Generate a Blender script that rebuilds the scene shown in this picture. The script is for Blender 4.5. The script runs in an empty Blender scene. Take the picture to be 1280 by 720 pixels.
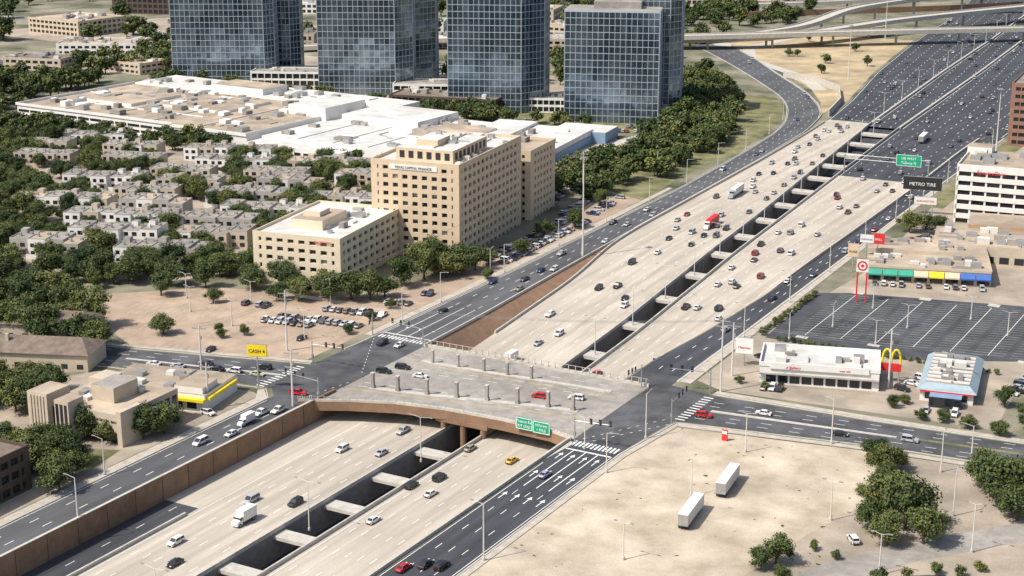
import bpy, math, random
from mathutils import Vector, noise
R=random.Random(7)
scene=bpy.context.scene
COL=scene.collection
# ------------------------------------------------------------------ materials
MATS={}
def mat(name,c,rough=.85,var=.15,scale=.3,stretch=(1,1,1),metal=0,c2=None,bump=0,spec=None,fine=0,ramp=(.35,.65),big=0):
    if name in MATS: return MATS[name]
    m=bpy.data.materials.new(name); m.use_nodes=True; nt=m.node_tree; N=nt.nodes; L=nt.links
    b=N['Principled BSDF']; b.inputs['Roughness'].default_value=rough; b.inputs['Metallic'].default_value=metal
    if spec is not None: b.inputs['Specular IOR Level'].default_value=spec
    g=N.new('ShaderNodeNewGeometry'); mp=N.new('ShaderNodeMapping'); mp.inputs['Scale'].default_value=stretch
    L.new(g.outputs['Position'],mp.inputs['Vector'])
    t=N.new('ShaderNodeTexNoise'); t.inputs['Scale'].default_value=scale; t.inputs['Detail'].default_value=6; t.inputs['Roughness'].default_value=.6
    L.new(mp.outputs[0],t.inputs['Vector'])
    r=N.new('ShaderNodeValToRGB'); r.color_ramp.elements[0].position=ramp[0]; r.color_ramp.elements[1].position=ramp[1]
    a=tuple(x*(1-var) for x in c); d=c2 if c2 else tuple(min(1,x*(1+var)) for x in c)
    r.color_ramp.elements[0].color=(*a,1); r.color_ramp.elements[1].color=(*d,1)
    L.new(t.outputs['Fac'],r.inputs['Fac'])
    out=r.outputs['Color']
    for amt,sc_,det in((fine,2.2,4),(big,.035,5)):
        if not amt: continue
        t2=N.new('ShaderNodeTexNoise'); t2.inputs['Scale'].default_value=sc_; t2.inputs['Detail'].default_value=det
        L.new(g.outputs['Position'],t2.inputs['Vector'])
        mr=N.new('ShaderNodeMapRange'); mr.inputs['From Min'].default_value=.35; mr.inputs['From Max'].default_value=.65
        mr.inputs['To Min'].default_value=1-amt; mr.inputs['To Max'].default_value=1+amt*.7
        L.new(t2.outputs['Fac'],mr.inputs['Value'])
        mx=N.new('ShaderNodeVectorMath'); mx.operation='SCALE'; L.new(out,mx.inputs[0]); L.new(mr.outputs[0],mx.inputs['Scale']); out=mx.outputs[0]
    L.new(out,b.inputs['Base Color'])
    if bump:
        bp=N.new('ShaderNodeBump'); bp.inputs['Strength'].default_value=bump; L.new(t.outputs['Fac'],bp.inputs['Height']); L.new(bp.outputs[0],b.inputs['Normal'])
    MATS[name]=m; return m
def paintmat(name,rough=.3):
    m=bpy.data.materials.new(name); m.use_nodes=True; N=m.node_tree.nodes; b=N['Principled BSDF']
    oi=N.new('ShaderNodeObjectInfo'); m.node_tree.links.new(oi.outputs['Color'],b.inputs['Base Color'])
    b.inputs['Roughness'].default_value=rough; b.inputs['Coat Weight'].default_value=.4; return m
def leafmat(name,c1,c2,c3):
    m=bpy.data.materials.new(name); m.use_nodes=True; nt=m.node_tree; N=nt.nodes; L=nt.links; b=N['Principled BSDF']
    g=N.new('ShaderNodeNewGeometry'); t=N.new('ShaderNodeTexNoise'); t.inputs['Scale'].default_value=.35; t.inputs['Detail'].default_value=3
    L.new(g.outputs['Position'],t.inputs['Vector'])
    oi=N.new('ShaderNodeObjectInfo')
    ad=N.new('ShaderNodeMath'); ad.operation='MULTIPLY_ADD'; ad.inputs[1].default_value=.6; L.new(oi.outputs['Random'],ad.inputs[0]); L.new(t.outputs['Fac'],ad.inputs[2])
    a2=N.new('ShaderNodeMath'); a2.operation='MULTIPLY_ADD'; a2.inputs[1].default_value=.3; L.new(g.outputs['Random Per Island'],a2.inputs[0]); L.new(ad.outputs[0],a2.inputs[2])
    hv=N.new('ShaderNodeMath'); hv.operation='MULTIPLY'; hv.inputs[1].default_value=.7; L.new(a2.outputs[0],hv.inputs[0])
    r=N.new('ShaderNodeValToRGB'); r.color_ramp.elements[0].position=.32; r.color_ramp.elements[1].position=.7
    r.color_ramp.elements[0].color=(*c1,1); r.color_ramp.elements[1].color=(*c2,1)
    e=r.color_ramp.elements.new(.9); e.color=(*c3,1)
    L.new(hv.outputs[0],r.inputs['Fac']); L.new(r.outputs['Color'],b.inputs['Base Color']); b.inputs['Roughness'].default_value=.65
    b.inputs['Specular IOR Level'].default_value=.25
    return m
def glassmat(name,c1,c2,rough=.09,metal=.75,cell=(3.2,3.2,3.9)):
    m=bpy.data.materials.new(name); m.use_nodes=True; nt=m.node_tree; N=nt.nodes; L=nt.links; b=N['Principled BSDF']
    tc=N.new('ShaderNodeTexCoord')
    dv=N.new('ShaderNodeVectorMath'); dv.operation='DIVIDE'; dv.inputs[1].default_value=cell; L.new(tc.outputs['Object'],dv.inputs[0])
    fl=N.new('ShaderNodeVectorMath'); fl.operation='FLOOR'; L.new(dv.outputs[0],fl.inputs[0])
    wn=N.new('ShaderNodeTexWhiteNoise'); L.new(fl.outputs[0],wn.inputs['Vector'])
    mp=N.new('ShaderNodeMapping'); mp.inputs['Scale'].default_value=(1,1,.45); L.new(tc.outputs['Object'],mp.inputs['Vector'])
    t=N.new('ShaderNodeTexNoise'); t.inputs['Scale'].default_value=.06; t.inputs['Detail'].default_value=5; L.new(mp.outputs[0],t.inputs['Vector'])  # broad, vertically stretched noise paints patchy reflections into the glass colour
    ad=N.new('ShaderNodeMath'); ad.operation='MULTIPLY_ADD'; ad.inputs[1].default_value=.13; L.new(wn.outputs['Value'],ad.inputs[0]); L.new(t.outputs['Fac'],ad.inputs[2])
    r=N.new('ShaderNodeValToRGB'); r.color_ramp.elements[0].position=.46; r.color_ramp.elements[1].position=.74
    r.color_ramp.elements[0].color=(*c1,1); r.color_ramp.elements[1].color=(*c2,1)
    L.new(ad.outputs[0],r.inputs['Fac']); L.new(r.outputs['Color'],b.inputs['Base Color'])
    b.inputs['Roughness'].default_value=rough; b.inputs['Metallic'].default_value=metal
    cs=N.new('ShaderNodeVectorMath'); cs.operation='SUBTRACT'; cs.inputs[1].default_value=(.5,.5,.5); L.new(wn.outputs['Color'],cs.inputs[0])
    sc=N.new('ShaderNodeVectorMath'); sc.operation='SCALE'; sc.inputs['Scale'].default_value=.045; L.new(cs.outputs[0],sc.inputs[0])
    g=N.new('ShaderNodeNewGeometry'); an=N.new('ShaderNodeVectorMath'); L.new(g.outputs['Normal'],an.inputs[0]); L.new(sc.outputs[0],an.inputs[1])
    nn=N.new('ShaderNodeVectorMath'); nn.operation='NORMALIZE'; L.new(an.outputs[0],nn.inputs[0]); L.new(nn.outputs[0],b.inputs['Normal'])
    return m
CONC=mat('freeway_concrete',(.45,.4,.33),.9,.17,.35,(1,.03,1),fine=.06,big=.08)
CONC2=mat('concrete_light',(.48,.45,.395),.85,.12,.5,fine=.05)
CONCG=mat('concrete_grey',(.3,.278,.245),.85,.16,.3,fine=.08,big=.2)
CONCD=mat('concrete_dark',(.22,.2,.18),.85,.15,.4,fine=.06)  # darker concrete for the median gap walls
SIDEW=mat('sidewalk_concrete',(.44,.395,.33),.9,.15,.4,fine=.08)
ASPH=mat('asphalt_fresh',(.05,.054,.062),.85,.3,.3,(1,.06,1),fine=.1,big=.12)
ASPH2=mat('asphalt_worn',(.09,.092,.098),.9,.25,.15,(1,.1,1),fine=.08,big=.15)
ASPHX=mat('asphalt_crossing',(.08,.081,.087),.9,.35,.12,fine=.1,big=.25)
ASPHL=mat('asphalt_lot',(.058,.063,.07),.9,.3,.1,fine=.08,big=.15)
PAVE=mat('parking_pavement',(.39,.295,.215),.9,.16,.12,fine=.08,big=.12)
PAVE2=mat('pavement_tan',(.35,.295,.23),.9,.22,.08,fine=.1,big=.15)
DIRT=mat('caliche_dirt',(.44,.365,.265),.95,.16,.09,fine=.1,c2=(.57,.49,.38),big=.13)
DIRT2=mat('tan_field',(.42,.33,.2),.95,.25,.05,fine=.12,big=.18)
GRASS=mat('grass',(.13,.14,.055),.95,.3,.1,c2=(.25,.23,.11),fine=.15)
GROUND=mat('ground_cover',(.08,.1,.04),.95,.3,.025,c2=(.3,.27,.2),fine=.2)
WHITE=mat('white_paint',(.75,.74,.7),.8,.15,1.5)
FADED=mat('faded_white_paint',(.5,.47,.42),.85,.25,1.5)
YEL=mat('yellow_paint',(.65,.45,.06),.8,.1,1)
BROWN=mat('brown_wall_concrete',(.24,.145,.088),.85,.15,.3,fine=.08,big=.12)
TAN=mat('tan_precast',(.6,.475,.33),.8,.06,.3)
TAN2=mat('cream_precast',(.66,.57,.42),.8,.06,.3)
BEIGE=mat('beige_stucco',(.5,.42,.32),.85,.08,.4)
WALLW=mat('white_stucco',(.72,.7,.66),.8,.06,.3)
GREYW=mat('grey_siding',(.38,.35,.31),.85,.1,.3)
ROOFT=mat('roof_tan_gravel',(.4,.325,.245),.95,.2,.1,fine=.1,big=.2)
ROOFG=mat('roof_grey_gravel',(.28,.26,.23),.95,.25,.12,fine=.12,big=.15)
ROOFW=mat('roof_white_membrane',(.6,.58,.545),.8,.14,.15,fine=.04,big=.14)
ROOFB=mat('roof_brown_shingle',(.18,.14,.11),.95,.25,.4)
ROOFBL=mat('blue_grey_cladding',(.2,.3,.42),.6,.1,.4)
METAL=mat('galvanised_steel',(.45,.45,.44),.45,.08,.5,metal=.6)
POLEW=mat('pole_paint_pale',(.62,.59,.54),.6,.06,.5)
BLACK=mat('black_trim',(.02,.02,.022),.6,.2,.5)
DARKB=mat('dark_brown_brick',(.085,.058,.045),.8,.2,.6)
RUBBER=mat('tyre_rubber',(.02,.02,.02),.8,.1,2)
WIN=mat('window_glass_dark',(.018,.022,.028),.12,.4,.3,spec=.6)
CARG=mat('car_glass',(.015,.02,.025),.08,.2,.5,spec=.7)
GREENS=mat('green_sign_face',(.0,.3,.17),.5,.05,.5)
REDS=mat('red_sign_face',(.6,.03,.03),.5,.05,.5)
YELS=mat('yellow_sign_face',(.8,.6,.02),.5,.05,.5)
GREENA=mat('green_awning',(.03,.3,.2),.6,.1,.5)
BLUEA=mat('blue_awning',(.04,.12,.4),.6,.1,.5)
BARK=mat('bark',(.09,.06,.04),.95,.2,2)
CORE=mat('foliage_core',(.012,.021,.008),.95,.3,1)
LEAF=[leafmat('leaves_oak',(.02,.038,.012),(.07,.1,.028),(.12,.13,.035)),leafmat('leaves_mid',(.028,.048,.014),(.09,.12,.035),(.17,.17,.05))]
PAINT=paintmat('car_paint')
TG=[glassmat('tower_glass',(.06,.1,.145),(.23,.31,.39)),glassmat('tower_glass_b',(.08,.12,.155),(.28,.36,.43))]
MULL=mat('mullion_aluminium',(.48,.52,.56),.4,.05,.5,metal=.2)
# ------------------------------------------------------------------ mesh builder
class MB:
    def __init__(s,ox=0,oy=0,ang=0,oz=0):
        s.v=[];s.f=[];s.m=[];s.ms=[];s.o=(ox,oy,oz);s.a=math.radians(ang)
    def mi(s,m):
        if m not in s.ms: s.ms.append(m)
        return s.ms.index(m)
    def face(s,pts,m):
        i=len(s.v); s.v+= [tuple(p) for p in pts]; s.f.append(tuple(range(i,i+len(pts)))); s.m.append(s.mi(m))
    def mesh(s,vs,fs,m):
        i=len(s.v); s.v+=[tuple(p) for p in vs]; k=s.mi(m)
        for f in fs: s.f.append(tuple(i+j for j in f)); s.m.append(k)
    def box(s,x0,y0,z0,x1,y1,z1,m,top=None):
        V=[(x0,y0,z0),(x1,y0,z0),(x1,y1,z0),(x0,y1,z0),(x0,y0,z1),(x1,y0,z1),(x1,y1,z1),(x0,y1,z1)]
        F=[(0,3,2,1),(0,1,5,4),(1,2,6,5),(2,3,7,6),(3,0,4,7)]
        s.mesh(V,F,m); s.mesh(V[4:],[(0,1,2,3)],top or m)
    def prism(s,pts,z0,z1,m,top=None):
        n=len(pts)
        a=sum(pts[i][0]*pts[(i+1)%n][1]-pts[(i+1)%n][0]*pts[i][1] for i in range(n))
        if a<0: pts=pts[::-1]
        V=[(x,y,z0) for x,y in pts]+[(x,y,z1) for x,y in pts]
        s.mesh(V,[(i,(i+1)%n,n+(i+1)%n,n+i) for i in range(n)]+[tuple(range(n))[::-1]],m)
        s.mesh(V[n:],[tuple(range(n))],top or m)
    def poly(s,pts,z,m):
        n=len(pts); a=sum(pts[i][0]*pts[(i+1)%n][1]-pts[(i+1)%n][0]*pts[i][1] for i in range(n))
        if a<0: pts=pts[::-1]
        s.face([(x,y,z) for x,y in pts],m)
    def cyl(s,x,y,z0,z1,r0,r1,m,n=8):
        V=[(x+r0*math.cos(2*math.pi*i/n),y+r0*math.sin(2*math.pi*i/n),z0) for i in range(n)]+[(x+r1*math.cos(2*math.pi*i/n),y+r1*math.sin(2*math.pi*i/n),z1) for i in range(n)]
        s.mesh(V,[(i,(i+1)%n,n+(i+1)%n,n+i) for i in range(n)]+[tuple(range(n,2*n))],m)
    def tube(s,a,b,r0,r1,m,n=6):
        a=Vector(a);b=Vector(b);d=(b-a).normalized();u=d.orthogonal().normalized();w=d.cross(u)
        V=[a+(u*math.cos(2*math.pi*i/n)+w*math.sin(2*math.pi*i/n))*r0 for i in range(n)]+[b+(u*math.cos(2*math.pi*i/n)+w*math.sin(2*math.pi*i/n))*r1 for i in range(n)]
        s.mesh(V,[(i,(i+1)%n,n+(i+1)%n,n+i) for i in range(n)]+[tuple(range(n))[::-1],tuple(range(n,2*n))],m)
    def wall(s,P,w,h,m,zb=0):
        n=len(P);Lf=[];Rt=[]
        for i,p in enumerate(P):
            a=P[max(0,i-1)];b=P[min(n-1,i+1)];dx,dy=b[0]-a[0],b[1]-a[1];l=math.hypot(dx,dy) or 1
            nx,ny=-dy/l*w/2,dx/l*w/2
            Lf.append((p[0]+nx,p[1]+ny,p[2]));Rt.append((p[0]-nx,p[1]-ny,p[2]))
        for i in range(n-1):
            a,b,c,d=Rt[i],Rt[i+1],Lf[i+1],Lf[i]
            lo=[(q[0],q[1],q[2]+zb) for q in (a,b,c,d)];hi=[(q[0],q[1],q[2]+h) for q in (a,b,c,d)]
            F=[(0,1,5,4),(2,3,7,6),(4,5,6,7)]
            if i==0:F.append((3,0,4,7))
            if i==n-2:F.append((1,2,6,5))
            s.mesh(lo+hi,F,m)
    def obj(s,name,smooth=False,parent=None,link=True):
        me=bpy.data.meshes.new(name); me.from_pydata(s.v,[],s.f)
        for m in s.ms: me.materials.append(m)
        me.polygons.foreach_set('material_index',s.m)
        if smooth: me.polygons.foreach_set('use_smooth',[True]*len(s.f))
        me.update()
        if not link: return me
        o=bpy.data.objects.new(name,me); o.location=s.o; o.rotation_euler=(0,0,s.a); COL.objects.link(o)
        if parent: o.parent=parent
        return o
def inst(name,me,x,y,z,rz=0,sc=1,color=None,parent=None):
    o=bpy.data.objects.new(name,me); o.location=(x,y,z); o.rotation_euler=(0,0,rz); o.scale=(sc,sc,sc) if not isinstance(sc,tuple) else sc
    if color: o.color=(*color,1)
    COL.objects.link(o)
    if parent: o.parent=parent
    return o
def text(body,size,loc,rz,m,parent,name='lettering',align='CENTER'):
    c=bpy.data.curves.new(name,'FONT'); c.body=body; c.size=size; c.align_x=align; c.extrude=.03; c.materials.append(m)
    o=bpy.data.objects.new(name,c); o.location=loc; o.rotation_euler=(math.pi/2,0,rz); COL.objects.link(o); o.parent=parent; return o
def IP(pts,win=12):
    def lin(y):
        if y<=pts[0][0]: return pts[0][1]
        for (a,b),(c,d) in zip(pts,pts[1:]):
            if y<=c: return b+(d-b)*(y-a)/(c-a)
        return pts[-1][1]
    if not win: return lin
    return lambda y:(lin(y-win)+lin(y)*2+lin(y+win))/4
# ------------------------------------------------------------------ alignments (x as function of station y)
LB=IP([(25,-37),(63,-38),(120,-41),(200,-45),(270,-48),(364,-52),(448,-57),(480,-60)])
ML=IP([(25,-30),(73,-32),(124,-35),(170,-42.5),(200,-45),(270,-48),(364,-52),(448,-57),(480,-60)])
MLR=IP([(25,5),(89,3.5),(155,-1),(244,-9),(346,-20),(461,-32),(490,-35.5)])
MRL=IP([(25,12),(83,11.5),(149,8),(255,0),(357,-8),(475,-17),(490,-18)])
RB=IP([(25,32.5),(47,32),(84,35),(134,36.5),(226,35.5),(337,33.5),(432,30),(480,30)])
FLl=IP([(17,-57),(74,-57.5),(117,-57.5),(187,-59),(282,-61),(377,-67),(440,-73),(477,-81),(520,-96),(556,-114),(624,-160),(688,-206),(760,-262)],8)
FLr=IP([(17,-37.8),(63,-38.8),(120,-41.8),(200,-45.8),(270,-48.8),(364,-53),(448,-59),(500,-68),(535,-82),(579,-106),(648,-152),(700,-185),(760,-228)],8)
RFR=IP([(25,47),(75,46.5),(104,46),(161,45),(222,44),(339,41.5),(480,40),(600,37)])
ZM=IP([(25,-6),(40,-5.3),(80,-3.3),(120,-1.7),(165,-.2),(190,.06),(1500,.06)],6)
AL=IP([(470,-58),(560,-70),(683,-92),(866,-117),(1052,-136),(1400,-190)])
AM=IP([(470,-33.5),(708,-53),(897,-66),(1080,-81),(1400,-110)])
AM2=IP([(470,-16),(708,-30),(897,-43),(1080,-58),(1400,-85)])
AR=IP([(470,40),(600,37),(700,31),(800,22),(1100,-6),(1400,-45)])
def rng(a,b,s):
    n=max(1,int(round((b-a)/s))); return [a+(b-a)*i/n for i in range(n+1)]
def ribbon(mb,fl,fr,fz,y0,y1,m,step=10):
    Y=rng(y0,y1,step)
    for a,b in zip(Y,Y[1:]):
        mb.face([(fl(a),a,fz(a)),(fr(a),a,fz(a)),(fr(b),b,fz(b)),(fl(b),b,fz(b))],m)
def dash(mb,fx,fz,y0,y1,w=.22,on=3,off=9,m=None):
    m=m or WHITE; y=y0
    while y<y1:
        e=min(y+on,y1)
        mb.face([(fx(y)-w/2,y,fz(y)+.03),(fx(y)+w/2,y,fz(y)+.03),(fx(e)+w/2,e,fz(e)+.03),(fx(e)-w/2,e,fz(e)+.03)],m); y=e+off
K=lambda c:(lambda y:c)
Z6=K(-6); Z0=K(.06)
# ------------------------------------------------------------------ ground (single sheet with the freeway cut left open)
g=MB()
Y=rng(25,480,15)
for a,b in zip(Y,Y[1:]): g.face([(-6000,a,0),(LB(a),a,0),(LB(b),b,0),(-6000,b,0)],GROUND)
for a,b in zip(Y,Y[1:]): g.face([(RB(a),a,0),(6000,a,0),(6000,b,0),(RB(b),b,0)],GROUND)
g.face([(-6000,-2500,0),(-37,-2500,0),(-37,25,0),(-6000,25,0)],GROUND)
g.face([(41,-2500,0),(6000,-2500,0),(6000,25,0),(41,25,0)],GROUND)
g.face([(-6000,480,0),(6000,480,0),(6000,9000,0),(-6000,9000,0)],GROUND)
g.obj('ground')
# ------------------------------------------------------------------ freeway
f=MB()
Y0=-700
f.face([(-26,Y0,-6),(0,Y0,-6),(0,-99,-6),(-26,-99,-6)],CONC)
f.face([(-36.8,-99,-6),(0,-99,-6),(0,25,-6),(-36.8,25,-6)],CONC)
f.face([(-36.8,Y0,-6),(-26,Y0,-6),(-26,-99,-6),(-36.8,-99,-6)],ASPH)
f.face([(11.5,Y0,-6),(40.8,Y0,-6),(40.8,25,-6),(11.5,25,-6)],CONC)
f.face([(0,Y0,-13),(11.5,Y0,-13),(11.5,25,-13),(0,25,-13)],ASPH)
ribbon(f,ML,MLR,ZM,25,490,CONC); ribbon(f,MRL,RB,ZM,25,345,CONC); ribbon(f,MRL,RB,ZM,345,480,ASPH)
f.face([(-1,25,-13),(14,25,-13),(14,60,-13),(-1,60,-13)],ASPH)
ZG=IP([(60,-13),(100,-10),(330,-8),(420,-5),(500,.05)])
ribbon(f,lambda y:MLR(y)-1.5,lambda y:MRL(y)+1.5,ZG,60,500,ASPH)
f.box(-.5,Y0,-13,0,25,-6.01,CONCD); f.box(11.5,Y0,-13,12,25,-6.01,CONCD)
for fx,s in((MLR,-1),(MRL,1)):
    P=rng(25,490,10)
    for a,b in zip(P,P[1:]):
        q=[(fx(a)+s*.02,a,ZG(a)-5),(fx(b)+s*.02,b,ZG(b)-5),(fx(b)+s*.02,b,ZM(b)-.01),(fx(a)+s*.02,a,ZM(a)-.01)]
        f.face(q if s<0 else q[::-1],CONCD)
y=-690
while y<-30:
    f.box(0,y,-7.4,11.5,y+4.5,-6.45,CONC2); y+=21
y=55
while y<470:
    z=ZM(y+5)
    a,b=y,y+6
    f.prism([(MLR(a)+.0,a),(MRL(a),a),(MRL(b),b),(MLR(b),b)],z-1.5,z-.35,CONC2)
    y+=31
f.obj('freeway')
b=MB()
def path(fx,fz,y0,y1,st=10): return [(fx(y),y,fz(y)) for y in rng(y0,y1,st)]
for x in(-.3,11.8): b.wall([(x,Y0,-6),(x,25,-6)],.45,1.05,CONC2,-.9)
b.wall([(40.3,Y0,-6),(40.3,25,-6)],.5,1.05,CONC2)
b.wall([(-26,Y0,-6),(-26,-104,-6)],.5,.9,CONC2)
b.wall(path(lambda y:MLR(y)-.3,ZM,25,490),.45,1.05,CONC2,-1); b.wall(path(lambda y:MRL(y)+.3,ZM,25,480),.45,1.05,CONC2,-1)
b.wall(path(lambda y:ML(y)+.2,ZM,60,480),.5,.95,CONC2,-.3); b.wall(path(lambda y:RB(y)-.2,ZM,25,470),.5,1.0,CONC2,-.4)
b.wall(path(AM,Z0,490,1300,20),1.2,1.1,CONC2); b.wall(path(AM2,Z0,480,1300,20),1.2,1.1,CONC2)
b.obj('concrete_barrier')
w=MB()
w.box(-37.4,Y0,-6,-36.8,-24,.9,BROWN); w.box(-37.5,Y0,.9,-36.7,-34,1.05,CONC2)
w.box(40.8,Y0,-6,41.4,-24,.9,CONC2)
w.box(-37.4,-24,-6,-36.8,25,-.2,BROWN); w.box(40.8,-24,-6,41.4,25,-.2,BROWN)
for i in range(60): w.box(-36.8,-600+i*10,-5.9,-36.72,-599.88+i*10,.85,DARKB)
P=rng(25,200,8)
for a,c in zip(P,P[1:]):
    w.face([(LB(a)+.3,a,.02),(ML(a),a,ZM(a)+.01),(ML(c),c,ZM(c)+.01),(LB(c)+.3,c,.02)],BROWN)
    w.face([(RB(a),a,ZM(a)-.1),(RB(a),a,.0),(RB(c),c,0),(RB(c),c,ZM(c)-.1)][::-1],BROWN)
w.wall([(LB(y),y,0) for y in P],.5,.9,CONC2,-.5)
w.box(32.5,24.6,-6,42,25.1,-.1,BROWN); w.box(-37.5,24.6,-6,-29,25.1,-.1,BROWN)
w.obj('retaining_wall')
# ------------------------------------------------------------------ frontage and far roads
r=MB()
r.face([(-50.5,Y0,.06),(-38,Y0,.06),(-38,-36,.06),(-50.5,-36,.06)],ASPH2)
r.face([(42,Y0,.06),(57,Y0,.06),(57,-26,.06),(42,-26,.06)],ASPH)
r.poly([(-50.5,-36),(-38,-36),(-37.5,-34),(-37.5,24.5),(-37.5,24.8),(-57,24.8),(-58,-8),(-56,-30)],.06,ASPHX)
r.poly([(42,-26),(57,-26),(60,3),(62,5),(60,28),(47,30),(42,25)],.06,ASPHX)
r.poly([(33,25.2),(42,25.2),(47,30),(47,40),(33,40)],.055,ASPHX)
ribbon(r,FLl,FLr,Z0,24.8,760,ASPH2); ribbon(r,lambda y:RB(y)+.6,RFR,Z0,38,480,ASPH)
ribbon(r,AL,AR,K(.045),480,1400,ASPH,20)
r.poly([(-56,-30),(-58,-8),(-115,-23),(-165,-36),(-230,-62),(-235,-78),(-168,-52),(-110,-38)],.055,ASPHX)
r.poly([(60,3),(60,27),(111,30),(149,33),(230,42),(400,60),(400,40),(230,24),(153,16),(116,13)],.055,ASPHX)
def street(mb,P,w,m,z=.05):
    n=len(P)
    L_=[];R_=[]
    for i,p in enumerate(P):
        a=P[max(0,i-1)];c=P[min(n-1,i+1)];dx,dy=c[0]-a[0],c[1]-a[1];l=math.hypot(dx,dy)
        L_.append((p[0]-dy/l*w/2,p[1]+dx/l*w/2,z));R_.append((p[0]+dy/l*w/2,p[1]-dx/l*w/2,z))
    for i in range(n-1): mb.face([R_[i],R_[i+1],L_[i+1],L_[i]],m)
street(r,[(-330,850),(-240,770),(-225,730),(-190,690)],14,CONC2,.05)
street(r,[(-100,590),(-130,640),(-190,700),(-215,760),(-205,850),(-170,950)],9,CONC2,.052)
street(r,[(-1000,420),(-700,440),(-560,395),(-520,330)],12,ASPHX,.048)
street(r,[(-700,1100),(-480,800),(-330,560),(-300,520)],12,CONCG,.047)
street(r,[(-1100,600),(-800,640),(-600,600),(-480,560)],12,CONCG,.046)
street(r,[(-175,255),(-145,300),(-130,400),(-150,500),(-240,640)],8,CONC2,.045)
street(r,[(-200,20),(-168,60),(-160,130),(-190,230),(-330,245),(-460,235)],7,PAVE2,.043)
street(r,[(110,-160),(120,-85),(140,-50),(165,-20),(185,20)],9,CONCG,.05)
street(r,[(70,-160),(112,-90),(150,-60),(230,-30)],6,ASPH2,.054)
r.obj('road')
k=MB()
k.wall([(-51,Y0,0),(-51,-38,0),(-56.5,-32,0),(-110,-40,0),(-168,-54,0)],.4,.16,CONC2)
k.wall([(57.5,Y0,0),(57.5,-27,0),(61,2,0),(116,12.3,0),(153,15.3,0),(230,23,0)],.4,.16,CONC2)
k.wall([(FLl(y)-.3,y,0) for y in rng(26,740,10)],.4,.16,CONC2)
k.wall([(-58,10,0),(-57.5,26,0)],.4,.16,CONC2); k.wall([(-58.5,-7,0),(-115,-22,0),(-165,-35,0)],.4,.16,CONC2)
k.wall([(FLr(y)+.1,y,0) for y in rng(200,740,10)],.4,.7,CONC2)
k.wall([(RFR(y)+.4,y,0) for y in rng(34,480,10)],.8,.17,CONC2)
k.wall([(61,28.5,0),(111,31,0),(149,34,0),(230,43,0)],.6,.16,CONC2)
k.prism([(66,14.5),(100,18.5),(118,20.8),(118,21.8),(66,16)],.05,.2,CONC2)
k.prism([(120,21.5),(225,33.5),(225,35),(120,22.7)],.05,.2,GRASS)
k.prism([(-60,-20.6),(-112,-31.8),(-112,-30.8),(-60,-19.4)],.05,.2,CONC2)
k.prism([(41.9,-25),(43.5,-26.8),(42,-40)],.05,.2,CONC2)
k.obj('kerb')
s=MB()
s.poly([(57.8,-400),(59.6,-400),(59.6,-28),(62.5,0),(61.4,1.5),(57.8,-27)],.1,SIDEW)
s.poly([(-51.3,-400),(-54,-400),(-54,-40),(-58,-34),(-56.8,-32.5),(-51.3,-38)],.1,SIDEW)
s.poly([(-58.5,26),(-61.5,26),(-62,120),(-64,187),(-66,280),(-64,280),(-60,187),(-58.6,117)],.1,SIDEW)
s.poly([(47.8,34),(51.5,34),(50,100),(48.5,160),(47,222),(44.5,339),(42.3,339),(44.9,222),(46,161),(47,104)],.1,SIDEW)
s.poly([(61.5,1.8),(116,11),(153,14),(153,11.5),(116,8.6),(63,-.5)],.1,SIDEW)
s.poly([(61,29.2),(111,31.6),(149,34.6),(149,37),(111,34),(61,32)],.1,SIDEW)
s.poly([(-59,-6.2),(-115,-21),(-165,-34),(-165,-32),(-115,-19),(-60,-4)],.1,SIDEW)
s.obj('sidewalk')
# ------------------------------------------------------------------ markings
mk=MB()
for x in(-22.2,-18.6,-15,-11.4,-7.8,-4.2): dash(mk,K(x),Z6,-500,24)
for x in(15.5,19.1,22.7,26.3,29.9,33.5): dash(mk,K(x),Z6,-500,24)
for x in(-1.8,13.4,37.6): dash(mk,K(x),Z6,-500,24,.2,50,0)
dash(mk,K(-24.8),Z6,-500,24,.2,50,0)
dash(mk,K(-31.5),Z6,-500,-100,.2)
for t in(.2,.32,.44,.56,.68,.8,.92): dash(mk,lambda y,t=t:ML(y)+(MLR(y)-ML(y))*t,ZM,28,485,.22,3,9)
for t in(.1,.26,.42,.58,.74,.9): dash(mk,lambda y,t=t:MRL(y)+(RB(y)-MRL(y))*t,ZM,28,475,.22,3,9)
for t in(.17,.83): dash(mk,lambda y,t=t:MRL(y)+(RB(y)-MRL(y))*(.04 if t<.5 else .96),ZM,28,475,.2,30,0)
for x in(-46.4,-42.2): dash(mk,K(x),Z0,-400,-42)
dash(mk,K(-50),Z0,-400,-40,.18,50,0); dash(mk,K(-38.6),Z0,-400,-40,.18,50,0)
for x in(45.6,49.2,52.8): dash(mk,K(x),Z0,-400,-60,.2); dash(mk,K(x),Z0,-58,-30,.3,28,0)
dash(mk,K(42.5),Z0,-400,-42,.2,50,0); dash(mk,K(56.6),Z0,-400,-30,.2,50,0)
for t in(.25,.5,.75): dash(mk,lambda y,t=t:FLl(y)+(FLr(y)-FLl(y))*t,Z0,70,750); dash(mk,lambda y,t=t:FLl(y)+(FLr(y)-FLl(y))*t,Z0,30,68,.25,38,0)
dash(mk,lambda y:FLl(y)+.5,Z0,30,750,.2,20,0); dash(mk,lambda y:FLr(y)-.5,Z0,30,750,.2,20,0)
for t in(.36,.66): dash(mk,lambda y,t=t:RB(y)+(RFR(y)-RB(y))*t,Z0,42,475)
for t in [i/16 for i in range(1,16)]: dash(mk,lambda y,t=t:AL(y)+(AR(y)-AL(y))*t,K(.05),482,1200,.3,4,9)
for fx,o in((AL,1),(AR,-1),(AM,1.6),(AM,-1.6),(AM2,1.6),(AM2,-1.6)): dash(mk,lambda y:fx(y)+o,K(.05),482,1200,.3,20,0)
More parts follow.
